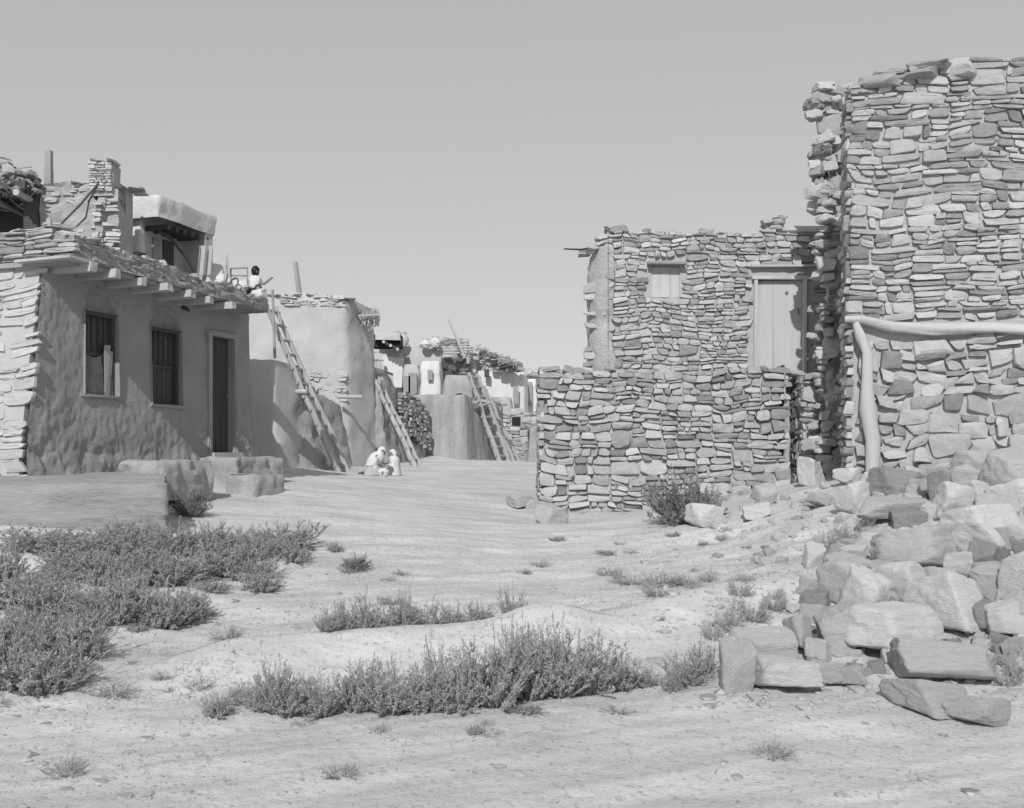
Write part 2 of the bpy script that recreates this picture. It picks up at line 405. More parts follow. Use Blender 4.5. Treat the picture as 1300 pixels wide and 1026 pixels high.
def AB(fp, z0, zt, **k): return adobe(MB(), fp, z0, zt, **k)
def fpx(*pts): return [((p-HX)/F*d, d) for p, d in pts]
# ================================================================ LEFT: long adobe house with beam ends
A = V((-5.80, 12.12, 0)); u = V((.334, .9426, 0)); nv = V((.9426, -.334, 0)); FL = 4.66; FH = 2.42; FZ = -.3
def Fm(s, z, o=0):       # facade: s along, z up, o outwards; the near end leans back as it rises
    t = max(0, 1-s/1.2)
    return A+u*(s+.34*t*max(0, z)/2.4)+nv*(o+.05*(1-max(0, min(1, z/2.2))))+Z*z
h1 = thing('adobe_house', A+V((-1, 1, -.2)), 'low adobe house on the left with square beam ends, two windows and a doorway', 'house')
H1 = [(.94,1.60,.84,1.93),(2.26,2.92,.79,1.88),(3.56,4.25,.10,1.96)]
m_ = MB(); st = .028
S = sorted(set([round(i*st, 4) for i in range(int(FL/st)+1)]+[FL]+[q for h in H1 for q in h[:2]]))
T = sorted(set([round(FZ+i*st, 4) for i in range(int((FH-FZ)/st)+1)]+[FH]+[q for h in H1 for q in h[2:]]))
def face_o(s, z):
    low = max(0, min(1, (1.0-z)/1.0))
    o = .018*fbm(s, z*.8, 2, 2.2, 3)+(.007+.010*low)*fbm(s, z*.6, 7, 13, 3)
    e = max(0, (.12-z)/.25); o += (.05*e)*(1+n3(s, z, 1, 3.1))-.05*max(0, n3(s, z, 4, 6))*min(1, max(0, .35-z)*4)
    for (a, b, c, d) in H1[:2]:                                      # shallow arch above each window
        cx = (a+b)/2; rr = ((s-cx)/.34)**2+((z-d)/.26)**2
        if z > d and rr < 1: o -= .085*min(1, (1-rr)*5)
        if z > d and 1 <= rr < 1.35: o += .02
    return o
nS = len(S); b0 = len(m_.v)
for z in T: m_.v.extend([Fm(s, z, face_o(s, z)) for s in S])
for i in range(len(T)-1):
    for j in range(nS-1):
        sc, zc = (S[j]+S[j+1])/2, (T[i]+T[i+1])/2
        if any(a < sc < b and c < zc < d for a, b, c, d in H1): continue
        m_.f.append((b0+i*nS+j, b0+i*nS+j+1, b0+(i+1)*nS+j+1, b0+(i+1)*nS+j))
for (a, b, c, d) in H1:
    for (p, q) in (((a, c), (b, c)), ((b, c), (b, d)), ((b, d), (a, d)), ((a, d), (a, c))):
        k = 6; r0 = []; r1 = []
        for i in range(k+1):
            s = lerp(p[0], q[0], i/k); z = lerp(p[1], q[1], i/k); r0.append(Fm(s, z, .03)); r1.append(Fm(s, z, -.18))
        m_.grid([r0, r1])
# far end of the house and the body behind
m_.grid([[Fm(FL, FZ+(FH-FZ)*i/12, -o*.3) for i in range(13)] for o in range(0, 14)])
m_.build('plaster_wall', M['facade'], h1)
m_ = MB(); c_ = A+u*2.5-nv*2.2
m_.box(c_+Z*1.0, (u, nv, Z), (2.1, 1.92, 1.36)); m_.build('room', M['void'], h1, False)  # solid core, the room's darkness put into its colour
def Em(t, z, o=0): return A+nv*(-t+.02)+u*(.34*max(0, z)/2.4-o)+Z*z
m_ = MB(); etop = lambda s: 2.43
backing(m_, lambda s, z, o=0: Em(s+.07, z, o), 0, 3.6, -.5, etop, .2, rough=.03, seed=4); m_.build('end_wall', M['endmortar'], h1)
m_ = MB(); masonry(m_, Em, .0, 3.6, -.45, 2.42, .42, .135, 41, dep=.028, gap=.02, keep=.9); m_.build('stonework', M['endstone'], h1.children[-1])
def Pm(t, z, o=0): return A+nv*(.50-t)+u*(.30-o)+Z*z           # parapet's end face
ptop = lambda t: 2.70+.10*min(1, t/.5)+.06*n3(t, 1, 1, 3)
m_ = MB(); backing(m_, Pm, 0, 4.2, 2.44, ptop, .3, rough=.03, seed=3)
def Qm(s, z, o=0): return A+nv*(.50+o)+u*(.30+s)+Z*z                   # parapet's street face
qtop = lambda s: 2.70-.035*s+.05*n3(s, 2, 1, 2.6)+.03*n3(s, 2, 1, 9)
L2 = 4.15
qbot = 2.42
Sx = [i*.06 for i in range(int(L2/.06)+1)]
rows = [[Qm(s, lerp(qbot-.018*s, qtop(s)-.02, k/6), .035*fbm(s, k*.3, 3, 3.5, 3)) for s in Sx] for k in range(7)]
rows += [[Qm(s, qtop(s)-.01, -.3) for s in Sx], [Qm(s, qbot-.018*s, -.3) for s in Sx], [Qm(s, qbot-.018*s, .0) for s in Sx]]
m_.grid(rows); m_.grid([[Qm(L2, lerp(qbot-.085, 2.5, i/6), -o*.1) for i in range(7)] for o in range(8)])
par = m_.build('parapet', M['parapet'], h1)
m_ = MB(); masonry(m_, Pm, 0, 4.2, 2.46, 2.9, .36, .085, 42, top=ptop, dep=.07); caps(m_, Pm, 0, 4.2, ptop, .3, .05, .4, 5)
masonry(m_, Qm, 0, L2*.4, 2.44, 2.8, .12, .055, 43, top=qtop, dep=.02, keep=.4, gap=.012)
masonry(m_, Qm, L2*.4, L2, 2.40, 2.8, .10, .05, 46, top=lambda s: qtop(s)-.02, dep=.012, keep=.15, gap=.012)
R = random.Random(3)
for k in range(60):
    s = R.uniform(0, L2); put_rock(m_, Qm(s, qtop(s)+.0, R.uniform(-.2, 0)), R.uniform(.03, .1), R.uniform(.03, .08), R.uniform(.02, .045), R)
m_.build('loose_stones', M['stone'], par)
m_ = MB()      # roof deck under the parapet
m_.box(A+u*(2.33)-nv*1.75+Z*2.385, (u, nv, Z), (2.08, 2.2, .03)); m_.build('roof', M['wood_mid'], h1, False)
m_ = MB(); m_.box(A+nv*.18+u*.28+Z*2.405, (u, nv, Z), (.16, .42, .016), .006); m_.build('eave_slab', M['stone_far'], h1, False)
for k, px in enumerate((118, 151, 186, 215, 246, 272, 296)):
    # beam end position along the facade from the pixel of its end, .47 m out
    rr = (px-HX)/F; b_ = A+nv*.60; s = (rr*b_.y-b_.x)/(u.x-rr*u.y)
    m_ = MB(); hh = .05 if k else .058
    m_.box(A+u*s+nv*.20+Z*(2.36-.019*s-.0), (u, nv, Z), (hh, .42-.03*(k % 3), hh), .012)
    m_.build('beam', M['wood'] , h1)
m_ = MB(); m_.tube([Fm(2.98, 2.28, -.05), Fm(2.98, 2.18, .12)], [.04, .02], 5); m_.build('peg', M['wood_dark'], h1)
# windows
def obox(mb, s0, s1, z0, z1, o0, o1, jit=.004):
    mb.box(Fm((s0+s1)/2, (z0+z1)/2, (o0+o1)/2), (u, nv, Z), ((s1-s0)/2, (o1-o0)/2, (z1-z0)/2), jit)
for wi, (a, b, c, d) in enumerate(H1[:2]):
    m_ = MB(); obox(m_, a, b, c, d, -.15, -.12); wn = m_.build('window', M['wood_dark'], h1, False)
    m_ = MB()
    for x0, x1 in ((a, a+.045), (b-.045, b)): obox(m_, x0, x1, c+.03, d-.04, -.12, -.04)
    obox(m_, a, b, d-.05, d, -.12, -.01); obox(m_, a+.05, b-.05, (c+d)/2-.02, (c+d)/2+.02, -.12, -.09)
    m_.build('frame', M['wood_dark'], wn, False)
    m_ = MB()
    for k in range(5): obox(m_, a+.08+k*.11, a+.092+k*.11, (c+d)/2, d-.05, -.105, -.095, .001)
    m_.build('bars', M['wood_dark'], wn, False)
    m_ = MB(); obox(m_, a-.03, b+.03, c-.03, c+.01, -.14, .03, .01); m_.build('sill', M['facade'], wn, False)
    if wi == 0:
        m_ = MB(); rows = []
        for i in range(14):
            r = []
            for j in range(12):
                s = lerp(a+.04, b-.04, j/11); zt = c+.60-.10*math.sin(math.pi*min(1, j/9)); z = lerp(c+.01, zt, i/13)
                r.append(Fm(s, z, -.07+.02*math.sin(s*37+i*.2)+.015*n3(s, z, 2, 9)))
            rows.append(r)
        m_.grid(rows); m_.build('canvas_curtain', M['canvas'], wn)
        m_ = MB(); obox(m_, b-.20, b-.11, c+.02, c+.68, -.05, -.035, .01); obox(m_, b-.10, b-.055, c+.3, c+.6, -.05, -.038, .01); m_.build('loose_board', M['wood_mid'], wn, False)
    else:
        m_ = MB()
        for k in range(5): obox(m_, a+.05+k*.104, a+.145+k*.104, c+.01, (c+d)/2-.02, -.118, -.105, .002)
        m_.build('shutter', M['wood_dark'], wn, False)
a, b, c, d = H1[2]
m_ = MB(); obox(m_, a+.05, b-.03, c+.03, d-.06, -.15, -.12); dn = m_.build('door', M['wood_dark'], h1, False)
for k in range(4):
    m_ = MB(); obox(m_, a+.09+k*.125, a+.205+k*.125, c+.05, d-.09, -.12, -.108, .001); m_.build('board', M['wood_dark'], dn, False)
m_ = MB(); obox(m_, a-.035, a+.05, c, d, -.14, .04); obox(m_, b-.03, b+.03, c, d, -.14, .02); obox(m_, a-.06, b+.05, d-.05, d+.02, -.14, .04)
m_.build('door_frame', M['wood_mid'], dn, False)
m_ = MB(); obox(m_, a-.02, b+.02, c-.06, c+.03, -.2, .10, .01); m_.build('threshold', M['wood'], dn, False)
m_ = MB(); m_.tube([Fm(b-.12, 1.05, -.11), Fm(b-.12, 1.05, -.07), Fm(b-.12, .98, -.07)], .012, 6); m_.build('handle', M['iron'], dn)
# benches and steps by the house
def FB(s0, s1, n0, n1):
    P = lambda s, n: ((A+u*s+nv*n).x, (A+u*s+nv*n).y)
    return [P(s0, n0), P(s0, n1), P(s1, n1), P(s1, n0)]
def fix(fp):
    a = sum(fp[i-1][0]*fp[i][1]-fp[i][0]*fp[i-1][1] for i in range(len(fp)))
    return fp if a > 0 else fp[::-1]
o = AB(fix(FB(1.0, 2.15, .55, 1.18)), -.5, 0.0, amp=.09, res=.045, rad=.1, lip=.05, seed=3).build('mud_bench', M['plaster_dark'])
tag(o, 'worn mud bench with a pale end, standing on the ledge below the two windows', 'bench')
o = AB(fix(FB(3.25, 4.6, .03, .75)), -.5, .05, amp=.07, res=.045, rad=.08, lip=.04, seed=5).build('door_step', M['plaster_dark'])
tag(o, 'high mud step directly under the open doorway', 'step')
o = AB(fix(FB(2.75, 3.6, .85, 1.35)), -.6, -.20, amp=.07, res=.045, rad=.1, lip=.04, seed=8).build('stone_step', M['plaster_dark'])
tag(o, 'low flat stone step on the ground in front of the doorway step', 'step')
lf = [(-9.6,10.1),(-3.58,10.62),(-3.92,11.5),(-4.36,12.8),(-4.7,14.2),(-9.6,15)]
o = AB(lf, -1.2, lambda x, y: -.235+.05*(y-10.5)/1.6+.02*fbm(x, y, 1, 1.1, 3), batter=-.02, amp=.045, res=.06, rad=.06, lip=.05, seed=11, stretch=2.6).build('rock_ledge', M['ledge'])
tag(o, 'broad bedded sandstone ledge in front of the adobe house', 'rock ledge', kind='structure')
# ================================================================ roofs above the left house
v_ = thing('upper_room', W(105, 300, 15.4), 'rubble walled upper room with a stone chimney above the adobe house', 'house')
def Cm(s, z, o=0): return V((-7.35+s, 15.4-o+.03*s, z))
ctop = lambda s: 4.17+.05*n3(s, 0, 2, 2)-(.55*max(0, s-1.45) if s > 1.45 else 0)
m_ = MB(); backing(m_, Cm, .26, 1.52, 2.2, ctop, .3, rough=.08, seed=8, step=.07)
rw = m_.build('wall', M['rubblewall'], v_)
m_ = MB(); masonry(m_, Cm, .3, 1.5, 2.4, 4.15, .20, .08, 51, top=ctop, dep=.03, keep=.3); caps(m_, Cm, .26, 1.5, lambda s: ctop(s)-.03, .2, .04, .3, 9)
m_.build('stonework', M['endstone'], rw)
m_ = MB(); cf = [(-6.20,15.0),(-5.72,15.0),(-5.72,15.5),(-6.20,15.5)]
adobe(m_, cf, 2.3, 4.05, amp=.06, res=.07, rad=.1, batter=.07, seed=2); adobe(m_, [(-6.22,15.05),(-5.86,15.05),(-5.86,15.4),(-6.22,15.4)], 3.9, 4.42, amp=.03, res=.06, rad=.08, batter=0, seed=4)
ch = m_.build('chimney', M['rubblewall'], v_)
def Km(s, z, o=0): return V((-6.21+s, 15.04-o, z))
m_ = MB(); masonry(m_, Km, 0, .36, 3.95, 4.40, .12, .05, 52, dep=.02); masonry(m_, lambda s, z, o=0: V((-6.15+s, 14.94-o+.07*(z-2.6), z)), 0, .4, 2.6, 3.9, .2, .07, 53, dep=.02, keep=.5)
caps(m_, Km, .04, .30, lambda s: 4.41, .09, .03, .2, 2); m_.build('stonework', M['endstone'], ch)
m_ = MB(); m_.box(W(62, 210, 15.5), AX, (.045, .045, .22)); m_.box(W(62, 226, 15.5), AX, (.05, .05, .1)); o = m_.build('wooden_post', M['wood_mid'], None, False)
tag(o, 'short upright wooden post standing on the roof between the brush shelter and chimney', 'post')
for k, pts in enumerate(([(125,233,14.8),(100,262,14.5),(72,290,14.1)], [(124,235,14.85),(113,255,14.7),(109,276,14.5),(97,288,14.3)])):
    m_ = MB(); m_.tube([W(*p) for p in pts], [.016, .014, .014, .01][:len(pts)], 6); o = m_.build('stick', M['wood_dark'])
    tag(o, ('long straight stick leaning against the chimney' if k == 0 else 'crooked stick leaning against the chimney'), 'stick')
# brush roofed shelter, far left
v_ = thing('brush_shelter', W(0, 278, 14.0), 'dark open shelter with a ragged brush roof at the left edge', 'shelter')
m_ = MB(); m_.box(V((-8.2, 16.4, 3.3)), AX, (1.2, .1, .75)); m_.box(V((-7.20, 15.8, 3.3)), AX, (.10, .5, .75)); m_.build('wall', M['wood_dark'], v_, False)  # walls coloured near black to stand for the shelter's deep shade
m_ = MB(); m_.box(V((-8.15, 15.75, 4.02)), AX, (1.08, .85, .05), .02); m_.build('roof', M['wood_dark'], v_, False)
R = random.Random(8)
m_ = MB()
for k in range(520):
    p = V((R.uniform(-9.1, -7.08), R.uniform(14.9, 16.2), 4.0)); p.z += abs(R.gauss(0, .16))*(1.5 if p.x < -7.4 else .7)-.08
    a = R.uniform(0, 6.28); q = V((math.cos(a), math.sin(a), R.uniform(-.5, .4)))*R.uniform(.04, .16)
    m_.tube([p-q, p+q*.1+Z*.01, p+q], [.014, .018, .008], 4)
for k in range(240):
    p = V((R.uniform(-9.1, -7.08), R.uniform(14.88, 15.5), 4.0+R.uniform(-.06, .26))); put_rock(m_, p, R.uniform(.04, .1), .07, R.uniform(.03, .06), R)
m_.build('brush_thatch', M['brush'], v_)
for x_ in (-8.9, -8.4, -7.75, -7.2):
    m_ = MB(); m_.tube([V((x_, 14.86, 3.9)), V((x_, 16.3, 3.92))], .05, 8); m_.build('beam', M['wood'], v_)
# whitewashed porch room
B1 = A-nv*1.2
def Wm(s, z, o=0): return B1+u*s+nv*o+Z*z
v_ = thing('whitewashed_room', Wm(4.2, 2.5), 'upper room with whitewashed stepped end, thick roof slab and shaded porch', 'house')
m_ = MB(); m_.box(Wm(4.7, 3.1, -.68), (u, nv, Z), (.62, .25, .88)); m_.box(Wm(5.24, 3.1, -.4), (u, nv, Z), (.1, .42, .88)); m_.build('back_wall', M['plaster'], v_, False)
pf = lambda s0, s1, n0, n1: fix([((B1+u*s+nv*n).x, (B1+u*s+nv*n).y) for s, n in ((s0, n0), (s0, n1), (s1, n1), (s1, n0))])
m_ = MB(); adobe(m_, pf(3.95, 4.15, -1.3, -.35), 2.3, 3.95, amp=.03, res=.07, rad=.08, seed=1, batter=.03)
adobe(m_, pf(3.85, 4.1, -.9, -.12), 2.3, 3.3, amp=.03, res=.06, rad=.08, seed=6, batter=.08)
adobe(m_, pf(3.8, 4.08, -.6, .12), 2.3, 2.9, amp=.03, res=.06, rad=.08, seed=7, batter=.08); m_.build('end_wall', M['white'], v_)
m_ = MB(); adobe(m_, pf(3.88, 5.38, -1.35, .05), 3.86, lambda x, y: 4.19+.04*n3(x, y, 0, 2), amp=.03, res=.06, rad=.05, seed=5, lip=.03, batter=-.12); m_.build('roof_slab', M['white'], v_)
for k in range(6):
    m_ = MB(); m_.tube([Wm(4.2+k*.2, 3.77, -.8), Wm(4.2+k*.2, 3.76, .02)], .045, 8); m_.build('beam', M['wood_dark'], v_)
m_ = MB(); m_.box(Wm(4.72, 2.95, -.42), (u, nv, Z), (.13, .02, .72)); m_.build('door', M['wood_dark'], v_, False)
m_ = MB(); m_.box(Wm(4.42, 3.15, -.42), (u, nv, Z), (.09, .02, .5)); m_.build('shutter', M['wood_mid'], v_, False)
m_ = MB(); m_.tube([Wm(4.2, 3.72, -.2), Wm(4.4, 3.62, -.1), Wm(4.75, 3.35, -.05), Wm(4.95, 3.05, .0)], [.03, .028, .024, .02], 6); o = m_.build('bent_pole', M['wood_dark']); tag(o, 'dark bent pole hanging across the whitewashed porch', 'pole')
# next house (behind the porch), whose roof carries the rooftop things
bz = 2.30
v_ = thing('adobe_house', (-6.5, 18.5, -.1), 'low roofed adobe house joining the end of the long left house', 'house')
AB(fix([(-8.5,17.2),(-4.8,17.2),(-5.2,18.9),(-8.5,18.9)]), -.4, bz-.1, seed=21, amp=.04).build('wall', M['plaster'], v_)
def lathe(mb, c, prof, n=16):
    mb.grid([[V((c[0]+r*math.cos(2*math.pi*k/n), c[1]+r*math.sin(2*math.pi*k/n), c[2]+z)) for k in range(n)] for r, z in prof], True)
def onroof(px, py, d): return W(px, py, d)
# blanket, frames, pots on the roof
m_ = MB(); rows = []
for i in range(12):
    rows.append([W(250+j*1.9+(11-i)*.3, 312+i*3.4, 16.8+.05*math.sin(j*1.3)+.02*i) for j in range(10)])
m_.grid(rows); b0 = len(m_.v); m_.grid([[v+V((0, .03, 0)) for v in r] for r in rows]); o = m_.build('hanging_blanket', M['cloth']); tag(o, 'pale blanket hung over the end of the porch', 'blanket')
R = random.Random(4)
for k, (px, py, w, h, lb) in enumerate(((270,352,.20,.22,'big rounded pale bundle beside the hanging blanket'),(284,356,.16,.12,'low pale bundle right of the big one on the roof edge'),(300,362,.17,.12,'pale bundle under the upright hoop on the roof'),(329,376,.13,.12,'small white bundle on the parapet below the seated person'))):
    m_ = MB(); vs, fs = ROCKV[k]; p = W(px, py, 17.2 if k < 3 else 17.0)
    m_.add([V((p.x+v.x*w, p.y+v.y*.16, p.z+v.z*h)) for v in vs], fs); o = m_.build('bundle', M['cloth'], None, True, None); tag(o, lb, 'bundle', 'bundles along the roof edge')
m_ = MB()
for a, b in (((288,322,17),(284,362,17)), ((288,322,17),(293,364,17)), ((288,322,17),(290,362,17.4))): m_.tube([W(*a), W(*b)], .018, 6)
o = m_.build('pole_tripod', M['wood']); tag(o, 'three thin poles tied into a pointed tripod on the roof', 'tripod')
m_ = MB()
for a, b in (((293,341,17.1),(314,340,17.1)), ((314,339,17.1),(314,362,17.1)), ((293,341,17.1),(293,362,17.1)), ((294,350,17.1),(314,350,17.1))): m_.tube([W(*a), W(*b)], .014, 6)
o = m_.build('wooden_rack', M['wood_mid']); tag(o, 'thin rectangular wooden rack between the tripod and seated person', 'rack')
m_ = MB(); pts = []
for k in range(13):
    t = 2*math.pi*k/12; pts.append(W(297+5*math.cos(t)+2.2*math.sin(t), 360-7*math.sin(t), 16.95))
m_.tube(pts, .012, 5, cap=False); o = m_.build('wooden_hoop', M['wood_dark']); tag(o, 'small dark oval hoop propped on the parapet', 'hoop')
# ================================================================ people
def person(loc, rot, label, joints, edges, radii, root, body_mat):
    me = bpy.data.meshes.new('person'); me.from_pydata(joints, edges, []); o = bpy.data.objects.new('person', me); col.objects.link(o)
    sk = o.modifiers.new('Skin', 'SKIN'); sk.use_smooth_shade = True
    for i, r in enumerate(radii): me.skin_vertices[0].data[i].radius = (r, r)
    me.skin_vertices[0].data[root].use_root = True
    sb = o.modifiers.new('Sub', 'SUBSURF'); sb.levels = 1; sb.render_levels = 2
    me.materials.append(body_mat); o.location = loc; o.rotation_euler = (0, 0, rot)
    tag(o, label, 'person'); return o
def hand(J, E, Rr, wrist, d, side, sc=1.0):
    b = len(J); p = V(J[wrist]); d = V(d).normalized(); sd = d.cross(Z).normalized()*side
    palm = p+d*.045*sc; J.append(tuple(palm)); E.append((wrist, b)); Rr.append(.03*sc)
    for k in range(4):
        off = sd*((k-1.5)*.017*sc); q = palm+d*.04*sc+off; i = len(J)
        J.append(tuple(q)); E.append((b, i)); Rr.append(.0085*sc)
        J.append(tuple(q+(d*.7-Z*.6)*(.035+.006*(k in (1, 2)))*sc)); E.append((i, i+1)); Rr.append(.007*sc)
    i = len(J); J.append(tuple(palm-sd*.035*sc+d*.01)); E.append((b, i)); Rr.append(.009*sc)
    J.append(tuple(palm-sd*.045*sc+d*.04*sc)); E.append((i, i+1)); Rr.append(.008*sc)
def head_mesh(mb, c, r, f, tilt=0):
    "head with brow, nose, chin and ears; f is the facing direction"
    f = V(f).normalized(); s = f.cross(Z).normalized(); up = s.cross(f)
    rows = []
    for i in range(15):
        th = math.pi*i/14; row = []
        for k in range(24):
            ph = 2*math.pi*k/24; x = math.sin(th)*math.cos(ph); y = math.sin(th)*math.sin(ph); z = math.cos(th)
            q = V((x*1.0, y*.80, z*1.22))
            if z < 0: q.x *= 1+.12*z*(-1 if x > 0 else 1)*.5; q.y *= 1+.35*z
            fr = max(0, x)**2
            q.x += .30*math.exp(-((y/.16)**2+((z+.12)/.22)**2))*(x > 0)-.10*math.exp(-(((abs(y)-.33)/.15)**2+((z-.10)/.12)**2))*(x > 0)+.06*math.exp(-((y/.28)**2+((z+.55)/.09)**2))*(x > 0)
            q.y += math.copysign(.13*math.exp(-((x/.14)**2+(z/.22)**2)), y) if abs(y) > .5 else 0
            row.append(V(c)+(f*q.x+s*q.y+up*q.z)*r)
        rows.append(row)
    mb.grid(rows, True)
def cover(mb, c, r, f, back=True, low=-.3, th=.04):
    f = V(f).normalized(); s = f.cross(Z).normalized(); up = s.cross(f); rows = []
    for i in range(11):
        t = math.pi*(i/10)*(.62 if not back else .75); row = []
        for k in range(20):
            ph = 2*math.pi*k/20; x = math.sin(t)*math.cos(ph); y = math.sin(t)*math.sin(ph); z = math.cos(t)
            if x > 0: z = max(z, .42)
            row.append(V(c)+(f*(x*1.10-.03)+s*y*.92+up*z*1.30)*r*(1+th))
        rows.append(row)
    mb.grid(rows, True)
# kneeling woman, faces right
P0 = G(481, 605); P0.z += .01
J = [(0,0,.24),(.06,0,.36),(.15,0,.48),(.19,0,.53),                     # pelvis spine chest neck
     (.13,.15,.47),(.20,.19,.30),(.36,.10,.24),                         # far arm
     (.13,-.15,.47),(.19,-.20,.30),(.35,-.10,.22),                      # near arm
     (.0,.09,.20),(.34,.11,.11),(.02,.12,.05),(-.10,.12,.03),
     (.0,-.09,.20),(.34,-.11,.11),(.02,-.12,.05),(-.10,-.12,.03)]
E = [(0,1),(1,2),(2,3),(2,4),(4,5),(5,6),(2,7),(7,8),(8,9),(0,10),(10,11),(11,12),(12,13),(0,14),(14,15),(15,16),(16,17)]
Rr = [.14,.13,.13,.06,.06,.045,.03,.06,.045,.03,.10,.07,.05,.035,.10,.07,.05,.035]
hand(J, E, Rr, 6, (1, 0, -.2), 1); hand(J, E, Rr, 9, (1, 0, -.2), -1)
w = person(P0+V((-.14, 0, 0)), 0, 'kneeling person in white with a white head cloth, bending forward at work', J, E, Rr, 0, M['skin'])
def on(parent, mb, name, m, sharp=None):
    o = mb.build(name, m, None, True, sharp); o.parent = parent; return o
m_ = MB(); head_mesh(m_, (.25, 0, .585), .085, (1, 0, -.55)); on(w, m_, 'head', M['skin'])
m_ = MB(); cover(m_, (.245, 0, .59), .095, (1, 0, -.5)); on(w, m_, 'head_cloth', M['cloth'])
def loft(mb, rings, n=22, fold=.012, seed=0, k_=9):
    rows = []
    for i, (cx, cy, cz, rx, ry, tl) in enumerate(rings):
        rows.append([V((cx+rx*math.cos(a)*(1), cy+ry*math.sin(a), cz+tl*math.cos(a)*rx))+V((math.cos(a), math.sin(a), 0))*fold*math.sin(a*k_+i*.4+seed) for a in [2*math.pi*k/n for k in range(n)]])
    mb.grid(rows, True)
m_ = MB(); loft(m_, [(.235,0,.60,.06,.085,-.3),(.20,0,.53,.115,.15,-.5),(.15,0,.46,.16,.20,-.5),(.10,0,.38,.185,.225,-.3),(.05,0,.29,.19,.23,0),(.01,0,.24,.19,.22,0)]); on(w, m_, 'shawl', M['cloth'])
m_ = MB(); loft(m_, [(.02,0,.30,.17,.19,0),(.05,0,.20,.22,.22,0),(.05,0,.10,.26,.23,0),(.05,0,.0,.28,.24,0)], fold=.018); on(w, m_, 'skirt', M['cloth_mid'])
m_ = MB(); loft(m_, [(-.14,0,.10,.06,.1,0),(-.20,0,.06,.13,.14,0),(-.22,0,.0,.16,.15,0)]); on(w, m_, 'dark_hem', M['cloth_dark'])
w.scale = (.80, .80, .80)
# small person opposite, faces left
P1 = G(500, 605); P1.z += .01
J = [(0,0,.20),(-.01,0,.32),(-.02,0,.40),(-.02,0,.44),
     (-.03,.10,.39),(-.12,.12,.30),(-.24,.06,.27),(-.03,-.10,.39),(-.12,-.12,.30),(-.24,-.06,.27),
     (0,.07,.16),(-.20,.08,.10),(.0,.09,.04),(0,-.07,.16),(-.20,-.08,.10),(.0,-.09,.04)]
E = [(0,1),(1,2),(2,3),(2,4),(4,5),(5,6),(2,7),(7,8),(8,9),(0,10),(10,11),(11,12),(0,13),(13,14),(14,15)]
Rr = [.10,.095,.09,.045,.045,.035,.025,.045,.035,.025,.07,.05,.04,.07,.05,.04]
hand(J, E, Rr, 6, (-1, 0, -.1), 1, .75); hand(J, E, Rr, 9, (-1, 0, -.1), -1, .75)
c2 = person(P1, 0, 'small seated person wrapped in white spotted cloth, reaching towards the kneeling person', J, E, Rr, 0, M['skin'])
m_ = MB(); head_mesh(m_, (-.03, 0, .50), .07, (-1, 0, -.2)); on(c2, m_, 'head', M['skin'])
m_ = MB(); cover(m_, (-.02, 0, .505), .08, (-1, 0, -.15)); on(c2, m_, 'head_cloth', M['cloth_spot'])
m_ = MB(); loft(m_, [(-.01,0,.46,.06,.07,0),(-.0,0,.42,.11,.14,0),(.0,0,.36,.135,.17,0),(-.01,0,.25,.145,.17,0),(-.03,0,.12,.19,.19,0),(-.04,0,.0,.21,.21,0)], fold=.008); on(c2, m_, 'wrap', M['cloth_spot'])
c2.scale = (.88, .88, .88)
# child on the roof, seated, arm out to the right
P2 = W(322, 375, 17.6); P2.z -= .02
J = [(0,0,.08),(.01,0,.20),(.03,0,.34),(.03,0,.41),
     (.12,0,.34),(.20,-.02,.24),(.34,-.03,.35),(-.07,0,.34),(-.12,-.04,.22),(-.02,-.10,.16),
     (.06,-.02,.07),(.16,-.28,.14),(.18,-.30,-.10),(-.06,-.02,.07),(-.10,-.28,.14),(-.10,-.30,-.10)]
Rr = [.10,.09,.095,.04,.045,.035,.022,.045,.035,.022,.065,.05,.035,.065,.05,.035]
hand(J, E, Rr, 6, (.8, 0, .5), 1, .75); hand(J, E, Rr, 9, (1, -.3, -.3), -1, .75)
c3 = person(P2, 0, 'dark haired child in a pale shirt sitting on the roof edge with one arm out', J, E, Rr, 0, M['skin'])
m_ = MB(); head_mesh(m_, (.04, 0, .50), .075, (.5, -1, 0)); on(c3, m_, 'head', M['skin'])
m_ = MB(); cover(m_, (.04, 0, .51), .083, (.5, 1, .1), low=0); cover(m_, (.04, .0, .515), .083, (.5, -1, .2)); on(c3, m_, 'hair', M['hair'])
m_ = MB(); loft(m_, [(.03,0,.42,.05,.05,0),(.03,0,.38,.12,.075,0),(.02,0,.30,.125,.10,0),(.0,0,.18,.13,.11,0),(0,0,.06,.14,.13,0)]); on(c3, m_, 'shirt', M['cloth'])
m_ = MB()
for sx in (-1, 1): m_.tube([V((.05*sx, 0, .07)), V((.13*sx+.03*(sx > 0), -.26, .14)), V((.14*sx+.02, -.29, .0))], [.085, .07, .05], 10)
on(c3, m_, 'trousers', M['cloth_dark'])
c3.scale = (.85, .85, .85)
m_ = MB(); lathe(m_, W(484, 606, 21.0)+V((.0, -.05, 0)), [(.0,0),(.09,0),(.13,.06),(.14,.13),(.10,.19),(.105,.21),(.08,.20),(.08,.1)])
q = G(487, 606); 
for k in range(len(m_.v)): pass
m_ = MB(); lathe(m_, (q.x+.02, q.y-.18, q.z), [(.0,0),(.07,0),(.11,.05),(.12,.11),(.085,.16),(.09,.175),(.07,.17),(.07,.08)])
o = m_.build('clay_pot', M['clay']); tag(o, 'painted round clay pot on the ground between the two seated people', 'pot')
